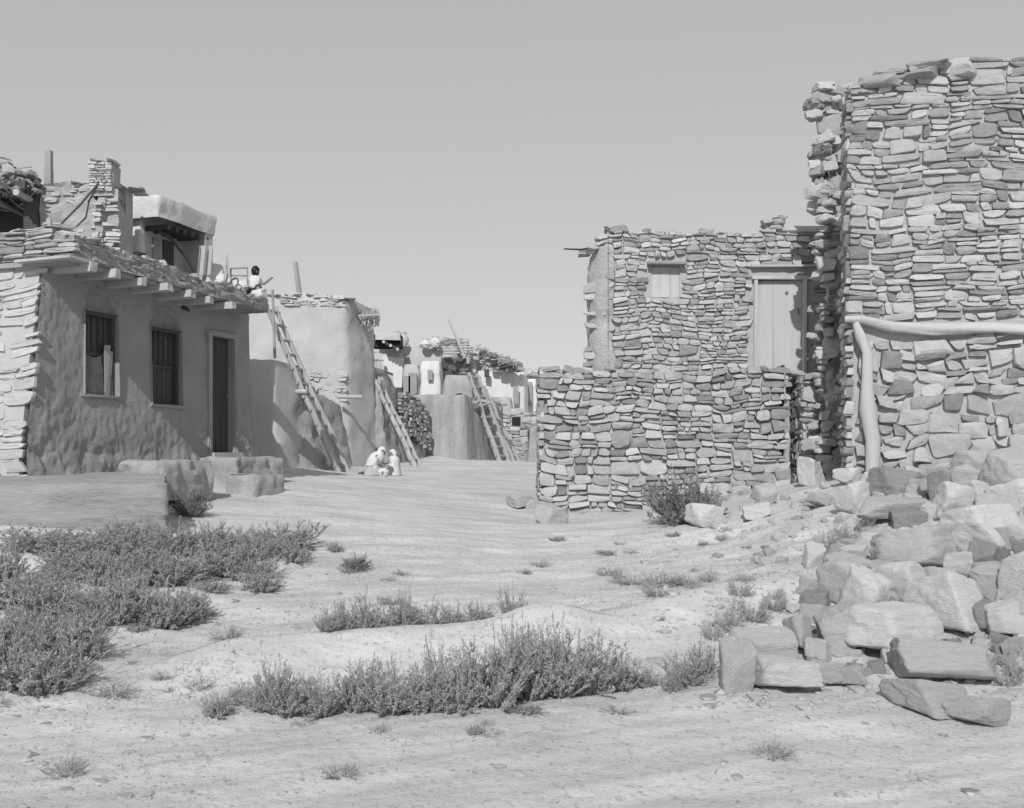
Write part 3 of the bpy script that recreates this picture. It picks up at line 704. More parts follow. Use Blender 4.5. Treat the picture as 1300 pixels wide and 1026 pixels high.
# ================================================================ second house, ladders
v_ = thing('adobe_house', (-5, 21, 0), 'tall two storey adobe house behind the longest ladder', 'house')
AB(fix(fpx((255,20),(352,20),(396,21.35),(330,22.6),(255,22.6))), -.5, lambda x, y: 2.0-.02*(y-20), seed=31, amp=.06, rad=.22, batter=.05, base_out=.12).build('lower_wall', M['plaster'], v_)
AB(fix([((352-HX)/F*20+.12, 20.5), ((397-HX)/F*21.3+.1, 21.3), (-3.55, 22.9), (-5.2, 23), (-5.2, 20.5)]), -.5, lambda x, y: 1.50-.18*(y-21.3)+.08*n3(x, y, 0, 3), seed=33, amp=.09, rad=.3, res=.09, batter=.09, base_out=.25).build('buttress', M['plaster_dark'], v_)
m_ = AB(fix([(-7.2,22.7),(-3.62,22.7),(-3.08,24.1),(-7.2,24.1)]), -.5, lambda x, y: 3.72+.10*n3(x, y, 0, 1.3)-.12*max(0, x+4.4), seed=35, amp=.06, rad=.25, batter=.03); uw = m_.build('upper_wall', M['plaster'], v_)
def Um(s, z, o=0): return V((-6+s, 22.7-.02-o+.03*(z+.5), z))
m_ = MB(); masonry(m_, Um, 1.5, 2.35, 1.2, 2.0, .2, .08, 61, dep=.012, keep=.4); masonry(m_, Um, .8, 2.3, 3.45, 3.72, .2, .07, 62, dep=.04, keep=.6); caps(m_, Um, .3, 2.3, lambda s: 3.70-.12*max(0, s-1.6), .25, .04, .4, 4)
m_.build('stonework', M['endstone'], uw)
for k, (x, y, z, ln) in enumerate((((377-HX)/F*20.9-.05, 20.9, (585-497)/F*20.9, .5), (-3.55, 22.4, 1.4, .55))):
    m_ = MB(); m_.tube([V((x-ln*.5, y, z)), V((x+ln*.55, y-.1, z-.01))], .045, 8); m_.build('beam', M['wood'], v_)
m_ = MB(); m_.tube([W(375, 333, 23.2), W(380, 372, 23.2)], [.06, .07], 6); o = m_.build('wooden_post', M['wood_mid']); tag(o, 'leaning wooden post rising from the roof of the two storey house', 'post')
m_ = MB(); m_.tube([W(346, 368, 20.3), W(349, 455, 20.3)], [.025, .03], 7); o = m_.build('wooden_pole', M['wood_mid']); tag(o, 'thin upright pole standing at the left edge of the two storey house', 'pole')
def ladder(foot, top, side, half, rad, nr, label, m=M['wood'], wob=.02, seed=0, gp='ladders leaning on the adobe houses'):
    foot = V(foot); top = V(top); side = V(side).normalized(); R = random.Random(seed)
    t = thing('ladder', foot, label, 'ladder', gp); rails = []
    for sg in (-1, 1):
        pts = []; n = 9
        for i in range(n):
            f = i/(n-1); p = foot.lerp(top, f)+side*sg*(half*(1.08-.18*f))+V((R.uniform(-wob, wob), 0, R.uniform(-wob, wob)))*(1 if 0 < i < n-1 else 0)
            pts.append(p)
        mb = MB(); mb.tube(pts, [rad*(1.1-.35*i/(n-1)) for i in range(n)], 8, rough=.3); mb.build('rail', m, t); rails.append(pts)
    for k in range(nr):
        f = (k+.6)/nr*8; i = min(7, int(f)); a = rails[0][i].lerp(rails[0][i+1], f-i); b = rails[1][i].lerp(rails[1][i+1], f-i); e = (b-a).normalized()*rad*1.3
        mb = MB(); mb.tube([a-e, a.lerp(b, .5)+Z*R.uniform(-.01, .01), b+e], rad*.55, 6); mb.build('rung', M['wood_mid'], t)
    return t
fo = G(439, 593); fo.y = 21.5; fo.x = (437-HX)/F*21.5; fo.z = gz(fo.x, fo.y)-.03
ladder(fo, W(343, 388, 20.6), u, .19, .06, 12, 'longest ladder, two thick pale rails against the two storey house', seed=1)
fo = V(((531-HX)/F*24.2, 24.2, 0)); fo.z = gz(fo.x, fo.y)-.03
ladder(fo, W(476, 478, 24.2), u, .15, .06, 8, 'short ladder behind the kneeling person, leaning on a dark wall', seed=2)
fo = V(((640-HX)/F*28.3, 28.3, 0)); fo.z = gz(fo.x, fo.y)-.03
ladder(fo, W(600, 474, 27.6), u+X*.25, .22, .07, 9, 'wide pale ladder against the rain streaked wall right of the plaza', seed=3)
ladder(V(((655-HX)/F*28.7, 28.7, fo.z)), W(611, 490, 28.0), u+X*.3, .12, .06, 8, 'narrow pale ladder pressed close beside the wide one', seed=5)
ladder(W(648, 534, 41), W(655, 478, 42), X, .28, .045, 6, 'small far off ladder standing upright against a pale wall', seed=4)
# ================================================================ third house: leaning dark wall with exposed stones
v_ = thing('adobe_house', (-3, 25, 0), 'half ruined adobe house with a dark rubble wall behind the short ladder', 'house')
AB(fix([(-3.22,23.95),(-2.98,23.95),(-2.25,26.65),(-2.6,26.8),(-6,26.8),(-6,23.95)]), -.4, lambda x, y: 1.87-.11*(y-24)+.12*n3(x, y, 1, 1.7)+.25*math.exp(-((y-24.5)/.3)**2), seed=41, amp=.10, rad=.2, res=.1, batter=.05, base_out=.2).build('wall', M['plaster_rain'], v_)
dq = V((.262, .965, 0)); dn_ = V((.965, -.262, 0)); o3 = V((-2.93, 24.2, 0))
def Sm(s, z, o=0): return o3+dq*s+dn_*(o+.14-.05*z)+Z*z
m_ = MB(); masonry(m_, Sm, .5, 2.55, .25, 1.75, .2, .13, 71, top=lambda s: 1.82-.115*s+.1*n3(s, 0, 0, 2), bot=lambda s: 1.0-.3*s, dep=.08, keep=.85); m_.build('stonework', M['stone'], v_)
AB(fix([(-6,24.6),(-3.6,24.6),(-3.2,26.4),(-6,26.4)]), 1.5, 2.35, seed=43, amp=.04).build('roof', M['plaster_dark'], v_)
# brush rack on the corner of the tall house
v_ = thing('brush_bundle', W(468, 404, 23.6), 'bundle of upright brush sticks tied on the roof corner', 'brush bundle')
m_ = MB(); R = random.Random(5)
for k in range(90):
    p = W(R.uniform(459, 481), 414, R.uniform(23, 23.6)); p.z += R.uniform(-.02, .04); q = V((R.gauss(0, .05), R.gauss(0, .05), R.uniform(.2, .42)))
    m_.tube([p, p+q*.5+V((R.gauss(0, .01), 0, 0)), p+q], [.014, .012, .006], 4)
m_.build('sticks', M['brush'], v_)
m_ = MB(); m_.tube([W(455, 401, 22.9), W(483, 400, 23)], .022, 6); m_.build('tie_pole', M['wood'], v_)
# ================================================================ fourth house: bright front, rain streaked side
v_ = thing('adobe_house', (-1.8, 28, 0), 'square adobe house with bright front and rain streaked side by the wide ladder', 'house')
f4 = fix(fpx((500,26.8),(592,26.8),(641,29.6),(620,31),(500,31)))
AB(f4, -.4, lambda x, y: 1.74-.03*(y-26.8)+.04*n3(x, y, 0, 2), seed=51, amp=.06, rad=.12, batter=.03, stretch=.18, base_out=.08, res=.1).build('wall', M['plaster_rain'], v_)
AB(fix(fpx((560,28),(603,28),(610,29.5),(562,29.5))), 1.6, lambda x, y: 2.36-.1*n3(x, y, 0, 1), seed=52, amp=.06, rad=.2, batter=.12).build('roof_block', M['plaster_dark'], v_)
m_ = MB(); R = random.Random(12)
for k in range(26): put_rock(m_, W(R.uniform(575, 640), 508+R.uniform(-2, 6), R.uniform(27, 29)), .10, .1, .05, R)
m_.build('loose_stones', M['stone'], v_)
# ================================================================ upper terraces behind
def house(name, label, blocks, extra=None, base=None):
    p = base or V((0, 32, 0)); t = thing(name, p, label, 'house')
    for (nm, fp, z0, z1, mt, kw) in blocks:
        k = dict(res=.18, amp=.05, rad=.15, batter=.02); k.update(kw)
        AB(fix(fp), z0, z1, **k).build(nm, M[mt], t)
    return t
def zz(py, d): return (HY-py)/F*d
D5 = 30.0
t5 = house('terrace_house', 'upper terrace house with whitewashed door surround above the dark rubble wall', [
  ('wall', fpx((440,D5),(512,D5),(512,33),(440,33)), zz(530,D5), zz(447,D5), 'plaster', dict(seed=61)),
  ('back_wall', fpx((430,31.2),(562,31.2),(562,34),(430,34)), zz(530,31), lambda x, y: zz(436,31)-.12*max(0, x+3.6), 'plaster', dict(seed=62))], base=W(500, 530, 31))
for nm, pts, d, mt in (('white_surround', ((486,452),(512,455),(510,492),(500,492),(499,474),(488,470)), D5-.08, 'white'),):
    m_ = MB(); P = [W(a, b, d) for a, b in pts]; Q = [p+V((0, .12, 0)) for p in P]; n = len(P)
    m_.add(P+Q, [tuple(range(n))]+[(i, (i+1) % n, n+(i+1) % n, n+i) for i in range(n)]); m_.build(nm, M[mt], t5, False)
AB(fix(fpx((474,29.4),(487,29.4),(487,29.8),(474,29.8))), zz(530,29.5), zz(457,29.5), seed=3, amp=.03, rad=.1).build('pier', M['plaster_dark'], t5)
m_ = MB(); m_.box(W(492, 434, 30.2), AX, (.42, .35, .18)); m_.build('alcove_shade', M['void'], t5, False)  # solid black block in place of the shade under the slab
AB(fix(fpx((478,29.6),(509,29.7),(509,31),(478,31))), zz(432,29.7), zz(422,29.7), seed=5, amp=.06, rad=.06, lip=.04).build('roof_slab', M['plaster'], t5)
for k in range(6):
    m_ = MB(); m_.tube([W(487+k*4.4, 434+k*2.2, 30.5), W(487+k*4.4, 434+k*2.3, 29.3)], .05, 6); m_.build('beam', M['wood_dark'] if k % 2 else M['wood'], t5)
t6 = house('terrace_house', 'whitewashed terrace house with tall white pillar in the middle distance', [
  ('white_wall', fpx((533,28.9),(561,28.9),(563,30.4),(533,30.4)), zz(520,29), zz(458,29), 'white', dict(seed=64, batter=.03)),
  ('side_wall', fpx((512,29.6),(534,29.6),(534,31),(512,31)), zz(520,29.6), zz(462,29.6), 'plaster', dict(seed=65)),
  ('upper_wall', fpx((509,32.2),(600,32.2),(612,36),(509,36)), zz(520,32), lambda x, y: zz(440,32)+.15*n3(x, y, 0, 1.2), 'plaster_dark', dict(seed=66, amp=.09, res=.13))], base=W(545, 520, 30))
for a, b, c, d in ((546,476,.07,.14),(524,487,.12,.3),(517,490,.09,.28)):
    m_ = MB(); m_.box(W(a, b, 28.8 if a == 546 else 29.5), AX, (c, .04, d)); m_.build('opening_shade', M['wood_mid'], t6, False)  # solid darker blocks, shade of the openings painted as colour
m_ = MB(); m_.box(W(569, 487, 28.6)+V((0,.1,0)), AX, (.10, .06, .36)); m_.build('doorway', M['wood_dark'], t6, False)
m_ = MB(); R = random.Random(14)
for k in range(60): put_rock(m_, W(R.uniform(508, 606), 441+R.uniform(-3, 30), 32.1), R.uniform(.05, .2), .15, R.uniform(.05, .15), R)
m_.build('loose_stones', M['endstone'], t6)
for k, (px, py, h) in enumerate(((503,432,.5),(512,430,.42),(540,432,.28),(553,431,.32))):
    m_ = MB(); lathe(m_, W(px, py+10, 31.0), [(.0,0),(.11,0),(.17,h*.35),(.16,h*.6),(.09,h*.85),(.11,h),(.09,h*.98)]); o = m_.build('clay_jar', M['clay'] if k > 1 else M['plaster'])
    tag(o, ['tall plain jar at the end of the log ended roof slab', 'tall plain jar, right of its twin beside the roof slab', 'squat painted jar on the far terrace roof', 'squat painted jar left of the drying rack'][k], 'jar', 'jars standing on the far roofs')
v_ = thing('drying_rack', W(580, 445, 31.5), 'horizontal poles of a drying rack piled with brush on the far roof', 'rack')
for k in range(5):
    m_ = MB(); m_.tube([W(548+R.uniform(-3, 4), 436+k*3.2, 31.3), W(598+R.uniform(-4, 4), 434+k*3.4, 31.3)], .03, 6); m_.build('pole', M['wood'], v_)
for px in (553, 594):
    m_ = MB(); m_.tube([W(px, 430, 31.4), W(px, 462, 31.4)], .04, 6); m_.build('post', M['wood'], v_)
m_ = MB()
for k in range(80):
    p = W(R.uniform(560, 585), 437-abs(R.gauss(0, 3)), 31.3); a = R.uniform(0, 3.14); q = V((math.cos(a), .3*math.sin(a), R.uniform(-.2, .4)))*.22; m_.tube([p-q, p+q], [.012, .006], 4)
m_.build('brush', M['brush'], v_)
m_ = MB(); m_.tube([W(569, 405, 31), W(578, 425, 31), W(590, 455, 31)], [.035, .04, .05], 7); o = m_.build('leaning_pole', M['wood']); tag(o, 'long leaning pole pointing up above the drying rack', 'pole')
t7 = house('terrace_house', 'far whitewashed house with brush heaped roof stepping down to the right', [
  ('wall', fpx((590,34),(668,34.5),(672,38),(590,38)), zz(540,34), zz(470,34), 'white', dict(seed=71)),
  ('upper_wall', fpx((600,35.2),(640,35.2),(640,38),(600,38)), zz(500,35), zz(448,35), 'plaster', dict(seed=72)),
  ('step_wall', fpx((640,35.5),(664,35.5),(664,38),(640,38)), zz(500,35), zz(463,35), 'plaster', dict(seed=73)),
  ('lower_wall', fpx((600,32),(652,32.6),(652,34),(600,34)), zz(589,32), zz(503,32), 'plaster', dict(seed=74, amp=.07))], base=W(630, 585, 34))
m_ = MB()
for k in range(200):
    f = R.random(); p = W(lerp(600, 655, f), lerp(442, 462, f)+R.uniform(-3, 4), R.uniform(33.6, 35.2)); a = R.uniform(0, 3.14); q = V((math.cos(a), .3*math.sin(a), R.uniform(-.5, .4)))*R.uniform(.1, .28); m_.tube([p-q, p+q], [.02, .008], 4)
for k in range(34):
    f = R.random(); put_rock(m_, W(lerp(598, 662, f), lerp(447, 466, f)+R.uniform(-2, 5), 34), R.uniform(.08, .2), .15, R.uniform(.06, .14), R)
m_.build('brush_thatch', M['brush'], t7)
for a, b, c, d in ((627,458,.10,.2),(637,466,.10,.12),(649,470,.12,.07),(618,474,.08,.12)):
    m_ = MB(); m_.box(W(a, b, 33.9), AX, (c, .1, d)); m_.build('opening_shade', M['wood_dark'], t7, False)  # no holes here: dark solid blocks imitate the shaded openings
m_ = MB(); m_.box(W(655, 500, 33.6)+V((0, .6, 0)), AX, (.09, .05, .3)); m_.build('doorway', M['wood_mid'], t7, False)
t9 = house('terrace_house', 'far stepped white terrace house whose roofs drop towards the gap by the stone wall', [
  ('wall', fpx((560,39),(700,39),(705,43),(560,43)), zz(560,39), lambda x, y: zz(474,39)+.12*n3(x, y, 0, .9), 'plaster', dict(seed=91)),
  ('white_wall', fpx((652,37.5),(690,37.5),(690,39),(652,39)), zz(560,38), zz(482,38), 'white', dict(seed=92)),
  ('side_wall', fpx((626,37),(655,37),(655,39),(626,39)), zz(560,37), zz(488,37), 'plaster_dark', dict(seed=93)),
  ('upper_wall', fpx((655,41),(682,41),(682,43),(655,43)), zz(480,41), lambda x, y: zz(466,41)+.1*n3(x, y, 3, 1.4), 'plaster', dict(seed=94))], base=W(650, 575, 39))
m_ = MB()
for k in range(50): put_rock(m_, W(R.uniform(600, 702), 474+R.uniform(-4, 3), 39), R.uniform(.1, .3), .2, R.uniform(.06, .16), R)
m_.build('loose_stones', M['endstone'], t9)
m_ = MB(); m_.box(W(668, 500, 37.4), AX, (.22, .1, .42)); m_.build('doorway', M['wood_mid'], t9, False)
t8 = house('distant_house', 'plain pale distant house seen in the gap beside the stone wall', [
  ('wall', fpx((655,46),(740,46),(740,50),(655,50)), zz(590,46), zz(498,46), 'plaster', dict(seed=81)),
  ('upper_wall', fpx((640,52),(760,52),(760,58),(640,58)), zz(590,52), zz(481,52), 'plaster_dark', dict(seed=82))], base=W(690, 590, 47))
v_ = thing('stone_hut', W(660, 588, 31), 'low stone hut with a small square dark opening right of the ladders', 'house')
def Tm(s, z, o=0): return W(640, 588, 31.5)*1.0+V((s, -o, z))-V((0, 0, W(640, 588, 31.5).z))
m_ = MB(); tt = lambda s: zz(521, 31.5)+.12*n3(s, 0, 0, 2); backing(m_, Tm, -.4, 1.1, -.4, tt, 1.5, rough=.05); m_.build('wall', M['mortar'], v_)
m_ = MB(); masonry(m_, Tm, -.4, 1.1, -.3, tt(0)+.1, .3, .13, 83, top=tt, dep=.07, holes=((.25,.5,1.1,1.35),)); m_.build('stonework', M['stone_far'], v_)
m_ = MB(); m_.box(Tm(.37, 1.22, .01), AX, (.13, .04, .13)); m_.build('opening', M['void'], v_, False)  # solid block, its black colour imitates the shade inside a hole
AB(fix(fpx((669,30.2),(700,30.2),(700,32),(669,32))), -.5, zz(540, 30.2), seed=9, amp=.06, rad=.12, stretch=.3, res=.1).build('buttress', M['plaster_rain'], v_)
m_ = MB()
for k in range(20): put_rock(m_, W(R.uniform(670, 694), 540+R.uniform(-6, 2), 30.4), .12, .12, .06, R)
m_.build('loose_stones', M['stone_far'], v_)
# ================================================================ RIGHT: stone house with terrace wall
v_ = thing('stone_house', (3, 17, -.7), 'stone house with a plank door and small shuttered window above a terrace wall', 'house')
DH = 17.5
def Hm(s, z, o=0): return V((s, DH-o-.0, z))
hx = lambda px: (px-HX)/F*DH
hz = lambda py: (HY-py)/F*DH
WIN = (hx(827), hx(863), hz(378), hz(338)); DOOR = (hx(957), hx(1022), hz(480), hz(355))
htop = lambda s: hz(294)+.05*n3(s, 0, 7, 1.3)+.05*(n3(s, 3, 3, 4) > .1)
m_ = MB(); backing(m_, Hm, hx(772), 6.6, -.6, lambda s: htop(s)-.05, .5, holes=(WIN, DOOR), rough=.03, seed=9, zt=hz(288)); hw = m_.build('front_wall', M['mortar'], v_)
m_ = MB(); masonry(m_, Hm, hx(778), 6.5, hz(500), hz(286), .22, .108, 91, top=htop, holes=((WIN[0]-.03, WIN[1]+.03, WIN[2]-.03, WIN[3]+.10), (DOOR[0]-.06, DOOR[1]+.12, DOOR[2], DOOR[3]+.20)), dep=.075, left=lambda z: hx(783)+.06*n3(z, 0, 0, 5)-.35*max(0, z-hz(330)))
caps(m_, Hm, hx(772), 6.4, lambda s: htop(s)-.06, .28, .05, .5, 3)
for (a, b, c) in ((768, 797, 290), (1000, 1080, 291)):
    put_rock(m_, Hm(hx((a+b)/2), hz(c), -.15), (b-a)/F*DH*.55, .25, .09, random.Random(a), False)
m_.build('stonework', M['stone_far'], hw)
m_ = MB(); sf = fix([(hx(786),DH-.03),(hx(757),DH+.05),(hx(744),DH+.35),(hx(746),18.2),(1.9,23),(6.5,23.5),(6.5,18.1),(hx(786),18.1)])
adobe(m_, sf, -.6, lambda x, y: hz(318)+(.42*min(1, max(0, (x-hx(750))*3))) , amp=.07, res=.09, rad=.12, batter=.015, seed=95, lip=.06); m_.build('corner_wall', M['rubblewall'], v_)
m_ = MB(); R = random.Random(77)
def Gm(s, z, o=0): return V((hx(742)+s, DH+.28-o-.45*s, z))
masonry(m_, Gm, .0, .55, hz(470), hz(296), .28, .14, 96, dep=.06, keep=.42, top=lambda s: hz(318)+.9*s, rnd_=2)
for k in range(14): put_rock(m_, V((R.uniform(hx(744), hx(786)), DH+.1+R.uniform(0, .3), 0))+Z*(hz(318)+R.uniform(0, .3)*1.0), .12, .12, .05, R)
m_.build('corner_stones', M['stone_far'], v_)
m_ = MB(); m_.tube([W(716, 316, 17.3), W(738, 317, 17.4), W(760, 313, 17.8)], [.012, .018, .02], 6); m_.build('roof_pole', M['wood_dark'], v_)
m_ = MB(); def_ = lambda s: hz(272)
adobe(m_, fix([(hx(976),17.7),(hx(1000),17.7),(hx(1000),18.1),(hx(976),18.1)]), hz(296), hz(276), amp=.02, res=.06, rad=.04, batter=0); R = random.Random(6)
for k in range(16): put_rock(m_, V((R.uniform(hx(977), hx(999)), 17.7+R.uniform(-.04, .3), R.uniform(hz(290), hz(271)))), .13, .12, .05, R)
m_.build('chimney', M['stone_far'], v_)
a, b, c, d = WIN
m_ = MB()
for k in range(3): m_.box(Hm(lerp(a, b, (k+.5)/3), (c+d)/2, -.05), AX, ((b-a)/6-.0012, .018, (d-c)/2-.01), .003)
wn = m_.build('shutter', M['board'], v_, False)
m_ = MB(); m_.box(Hm((a+b)/2, d+.03, .06), AX, ((b-a)/2+.08, .12, .02), .008); m_.build('lintel', M['wood_mid'], wn, False)
a, b, c, d = DOOR
m_ = MB()
for k, wd in enumerate((0, .36, .62, 1)):
    if k == 3: break
    n_ = (0, .36, .62, 1)[k+1]; m_.box(Hm(lerp(a+.05, b-.05, (wd+n_)/2), (c+d)/2, -.02), AX, ((n_-wd)*(b-a-.1)/2-.0015, .02, (d-c)/2-.02), .003)
dr = m_.build('door', M['board'], v_, False)
m_ = MB()
m_.box(Hm(a+.02, (c+d)/2, .05), AX, (.028, .04, (d-c)/2), .008); m_.box(Hm(b-.02, (c+d)/2, .05), AX, (.028, .04, (d-c)/2), .008); m_.box(Hm((a+b)/2, d+.02, .05), AX, ((b-a)/2+.05, .05, .028), .008)
m_.build('door_frame', M['board'], dr, False)
m_ = MB(); m_.box(Hm((a+b)/2+.08, d+.22, .05), AX, ((b-a)/2+.14, .06, .02), .008); m_.build('lintel', M['wood'], dr, False)
m_ = MB(); m_.tube([Hm(b-.13, hz(392), -.0), Hm(b-.13, hz(392), .05), Hm(b-.12, hz(400), .05)], .012, 6); m_.build('handle', M['iron'], dr)
m_ = MB(); m_.tube([Hm(a+.56, hz(372), -.02), Hm(a+.56, hz(372), .012)], .03, 8); m_.build('latch_hole', M['iron'], dr)
# terrace wall in front of it
DW = 15.8
def Lm(s, z, o=0): return V((s, DW-o+.035*(z+.9)+.10*math.exp(-((s-.4)/.15)**2)*0, z))
lx = lambda px: (px-HX)/F*DW
lz = lambda py: (HY-py)/F*DW
lt = lambda s: lz(468)+.07*n3(s, 0, 17, .9)+.05*n3(s, 3, 3, 3)
LX1 = lx(996)
m_ = MB(); backing(m_, Lm, lx(688), LX1-.07, -1.2, lambda s: lt(s)-.10, 1.66, rough=.03, seed=19); m_.box((lx(688)+.34, DW+.55, .1), AX, (.32, .46, 1.15)); lw = m_.build('terrace_wall', M['mortar'], v_)
m_ = MB(); masonry(m_, Lm, lx(684), LX1+.10, -1.05, lz(458), .25, .132, 97, top=lt, dep=.10, rnd_=1.3, left=lambda z: lx(691)-.10*max(0, .0-z)+.05*n3(z, 1, 0, 4), right=lambda z: LX1+.09*n3(z, 4, 0, 3.5))
def Lend(s, z, o=0): return V((lx(688)-o, DW+s, z))
masonry(m_, Lend, .0, 1.6, -1.0, lz(466), .3, .14, 98, dep=.06)
def Rend(s, z, o=0): return V((LX1+o*.3, DW+1.6-s, z))
masonry(m_, Rend, .0, 1.6, -1.0, lz(466), .3, .14, 99, dep=.06)
caps(m_, Lm, lx(690), LX1, lambda s: lt(s)-.08, .34, .08, 1.2, 13)
m_.build('stonework', M['stone'], lw)
# stub pier between the terrace wall and the tall house
m_ = MB()
def Jm(s, z, o=0): return V((4.48+s, 15.72-o, z))
jt = lambda s: (HY-474)/F*15.7+.05*n3(s, 0, 0, 5)
backing(m_, Jm, 0, .6, -.6, lambda s: jt(s)-.06, 1.7, rough=.02); m_.box((4.38, 16.9, .2), AX, (.14, .5, 1.05)); sp = m_.build('stub_pier', M['mortar'], v_)
m_ = MB(); masonry(m_, Jm, -.03, .62, -.5, jt(0)+.05, .26, .15, 101, dep=.09, rnd_=1.5, top=jt)
masonry(m_, lambda s, z, o=0: V((4.48-o, 16.4-s, z)), 0, .65, -.5, jt(0), .3, .15, 103, dep=.06); caps(m_, Jm, 0, .6, lambda s: jt(s)-.05, .3, .07, .5, 2); m_.build('stonework', M['stone'], sp)
# ================================================================ tall ruined stone house on the right
v_ = thing('ruined_house', (6, 13, -.3), 'tall roofless stone wall on the right with log lintel and ragged broken edge', 'house')
T0 = V((4.27, 13.0, 0)); td = V((.985, -.15, 0)).normalized(); tn = V((td.y, -td.x, 0))
def Rm(s, z, o=0): return T0+td*s+tn*o+Z*z
rz = lambda py: (HY-py)/F*13
rt = lambda s: rz(108)+.14*min(1, s/.5)+.05*n3(s, 0, 0, 1.2)+(.07 if s > .75 else 0)+.02*s-(.25*max(0, .25-s))
m_ = MB(); backing(m_, Rm, .04, 4.4, -1.2, lambda s: rt(s)-.09, .5, rough=.03, seed=29); rw = m_.build('wall', M['mortar'], v_)
m_ = MB(); masonry(m_, lambda s, z, o=0: T0-tn*s-td*(o-.03)+Z*z, -.02, .5, -.6, rz(112), .26, .13, 131, dep=.08, rnd_=1.6); caps(m_, lambda s, z, o=0: T0-tn*s-td*(o-.1)+Z*z, 0, .5, lambda s: rz(118), .2, .05, .1, 7); m_.build('end_stones', M['stone'], rw)
LOGZ = lambda s: rz(409)-.04*s
m_ = MB()
masonry(m_, Rm, 0, 4.35, rz(406)-.02, rz(84), .30, .112, 111, top=rt, dep=.065, bot=lambda s: LOGZ(s)+.06, band=.8)
masonry(m_, Rm, .12, 4.35, -.9, rz(414), .27, .185, 112, top=lambda s: LOGZ(s)-.16, dep=.10, rnd_=2.4, band=.6)
caps(m_, Rm, 0, 4.3, lambda s: rt(s)-.05, .36, .06, .5, 33)
R = random.Random(9)
for (px, py, w, h) in ((1116,106,52,18),(1165,100,50,18),(1212,101,36,15),(1175,92,56,6)): put_rock(m_, Rm((px-1075)/100, rz(py), -.08), w/100*.58, .25, h/100*.62, R, False)
m_.build('stonework', M['stone'], rw)
# broken end pier (behind the face, ragged towards the left)
def px_(px, d): return (px-HX)/F*d
DP = 15.3
pf_ = fix([(px_(1048,DP),DP),(px_(1083,DP),DP),(px_(1092,17.3),17.3),(px_(1056,17.3),17.3)])
pt = lambda x, y: (HY-130)/F*DP+.1*n3(x, y, 0, 3)
m_ = MB(); adobe(m_, pf_, -1.0, pt, amp=.16, res=.08, rad=.1, batter=.012, seed=121, lip=.06, stretch=2.0, base_out=.05); pr = m_.build('broken_pier', M['rubblewall'], v_)
def Pm2(s, z, o=0): return V((px_(1040,DP)+s, DP-.02-o, z))
m_ = MB(); masonry(m_, Pm2, -.02, .50, -.6, (HY-128)/F*DP, .24, .17, 122, dep=.08, keep=.5, rnd_=3, top=lambda s: (HY-128)/F*DP)
R = random.Random(55)
for k in range(64):
    z = R.uniform(-.2, 4.95); w = R.uniform(.06, .17)
    put_rock(m_, (px_(1043,DP)+.10*n3(z, 1, 1, 1.3)+R.uniform(-.06, .14), DP+R.uniform(-.08, .25), z), w, w, w*R.uniform(.4, .8), R, False)
for k in range(60):
    put_rock(m_, (px_(R.uniform(1040, 1088),DP), DP+R.uniform(-.1, .5), (HY-R.uniform(112, 134))/F*DP), R.uniform(.08, .18), .15, R.uniform(.03, .09), R, False)
for (px, py, w) in ((1033,146,.1),(1036,210,.09),(1040,232,.08),(1046,124,.12),(1050,175,.12),(1062,118,.12)): put_rock(m_, W(px, py, 15.25), w*1.45, w, w*.9, R, False)
m_.build('stonework', M['stone_far'], pr)
# side wall of the ruin running back on the inside
m_ = MB(); m_.box((8.5, 17.0, 1.5), AX, (.25, 4, 2.6)); m_.build('back_wall', M['rubblewall'], v_, False)
# logs
m_ = MB(); pts = [Rm(-.06, rz(407), .10), Rm(.15, rz(408), .12), Rm(.5, rz(417), .12), Rm(1.0, rz(421), .11), Rm(1.7, rz(423), .12), Rm(2.4, rz(427), .11), Rm(3.3, rz(433), .11), Rm(4.3, rz(438), .11)]
m_.tube(pts, [.035, .05, .062, .07, .066, .08, .078, .085], 16, rough=1.0); m_.build('horizontal_log', M['wood_pale'], v_)
m_ = MB(); pts = [Rm(.06, rz(412), .16), Rm(.14, rz(428), .17), Rm(.20, rz(450), .16), Rm(.22, rz(480), .17), Rm(.22, rz(520), .16), Rm(.25, rz(560), .17), Rm(.27, rz(620), .18), Rm(.27, rz(660), .18)]
m_.tube(pts, [.04, .058, .068, .066, .08, .082, .09, .09], 16, rough=.9); m_.build('upright_log', M['wood_post'], v_)
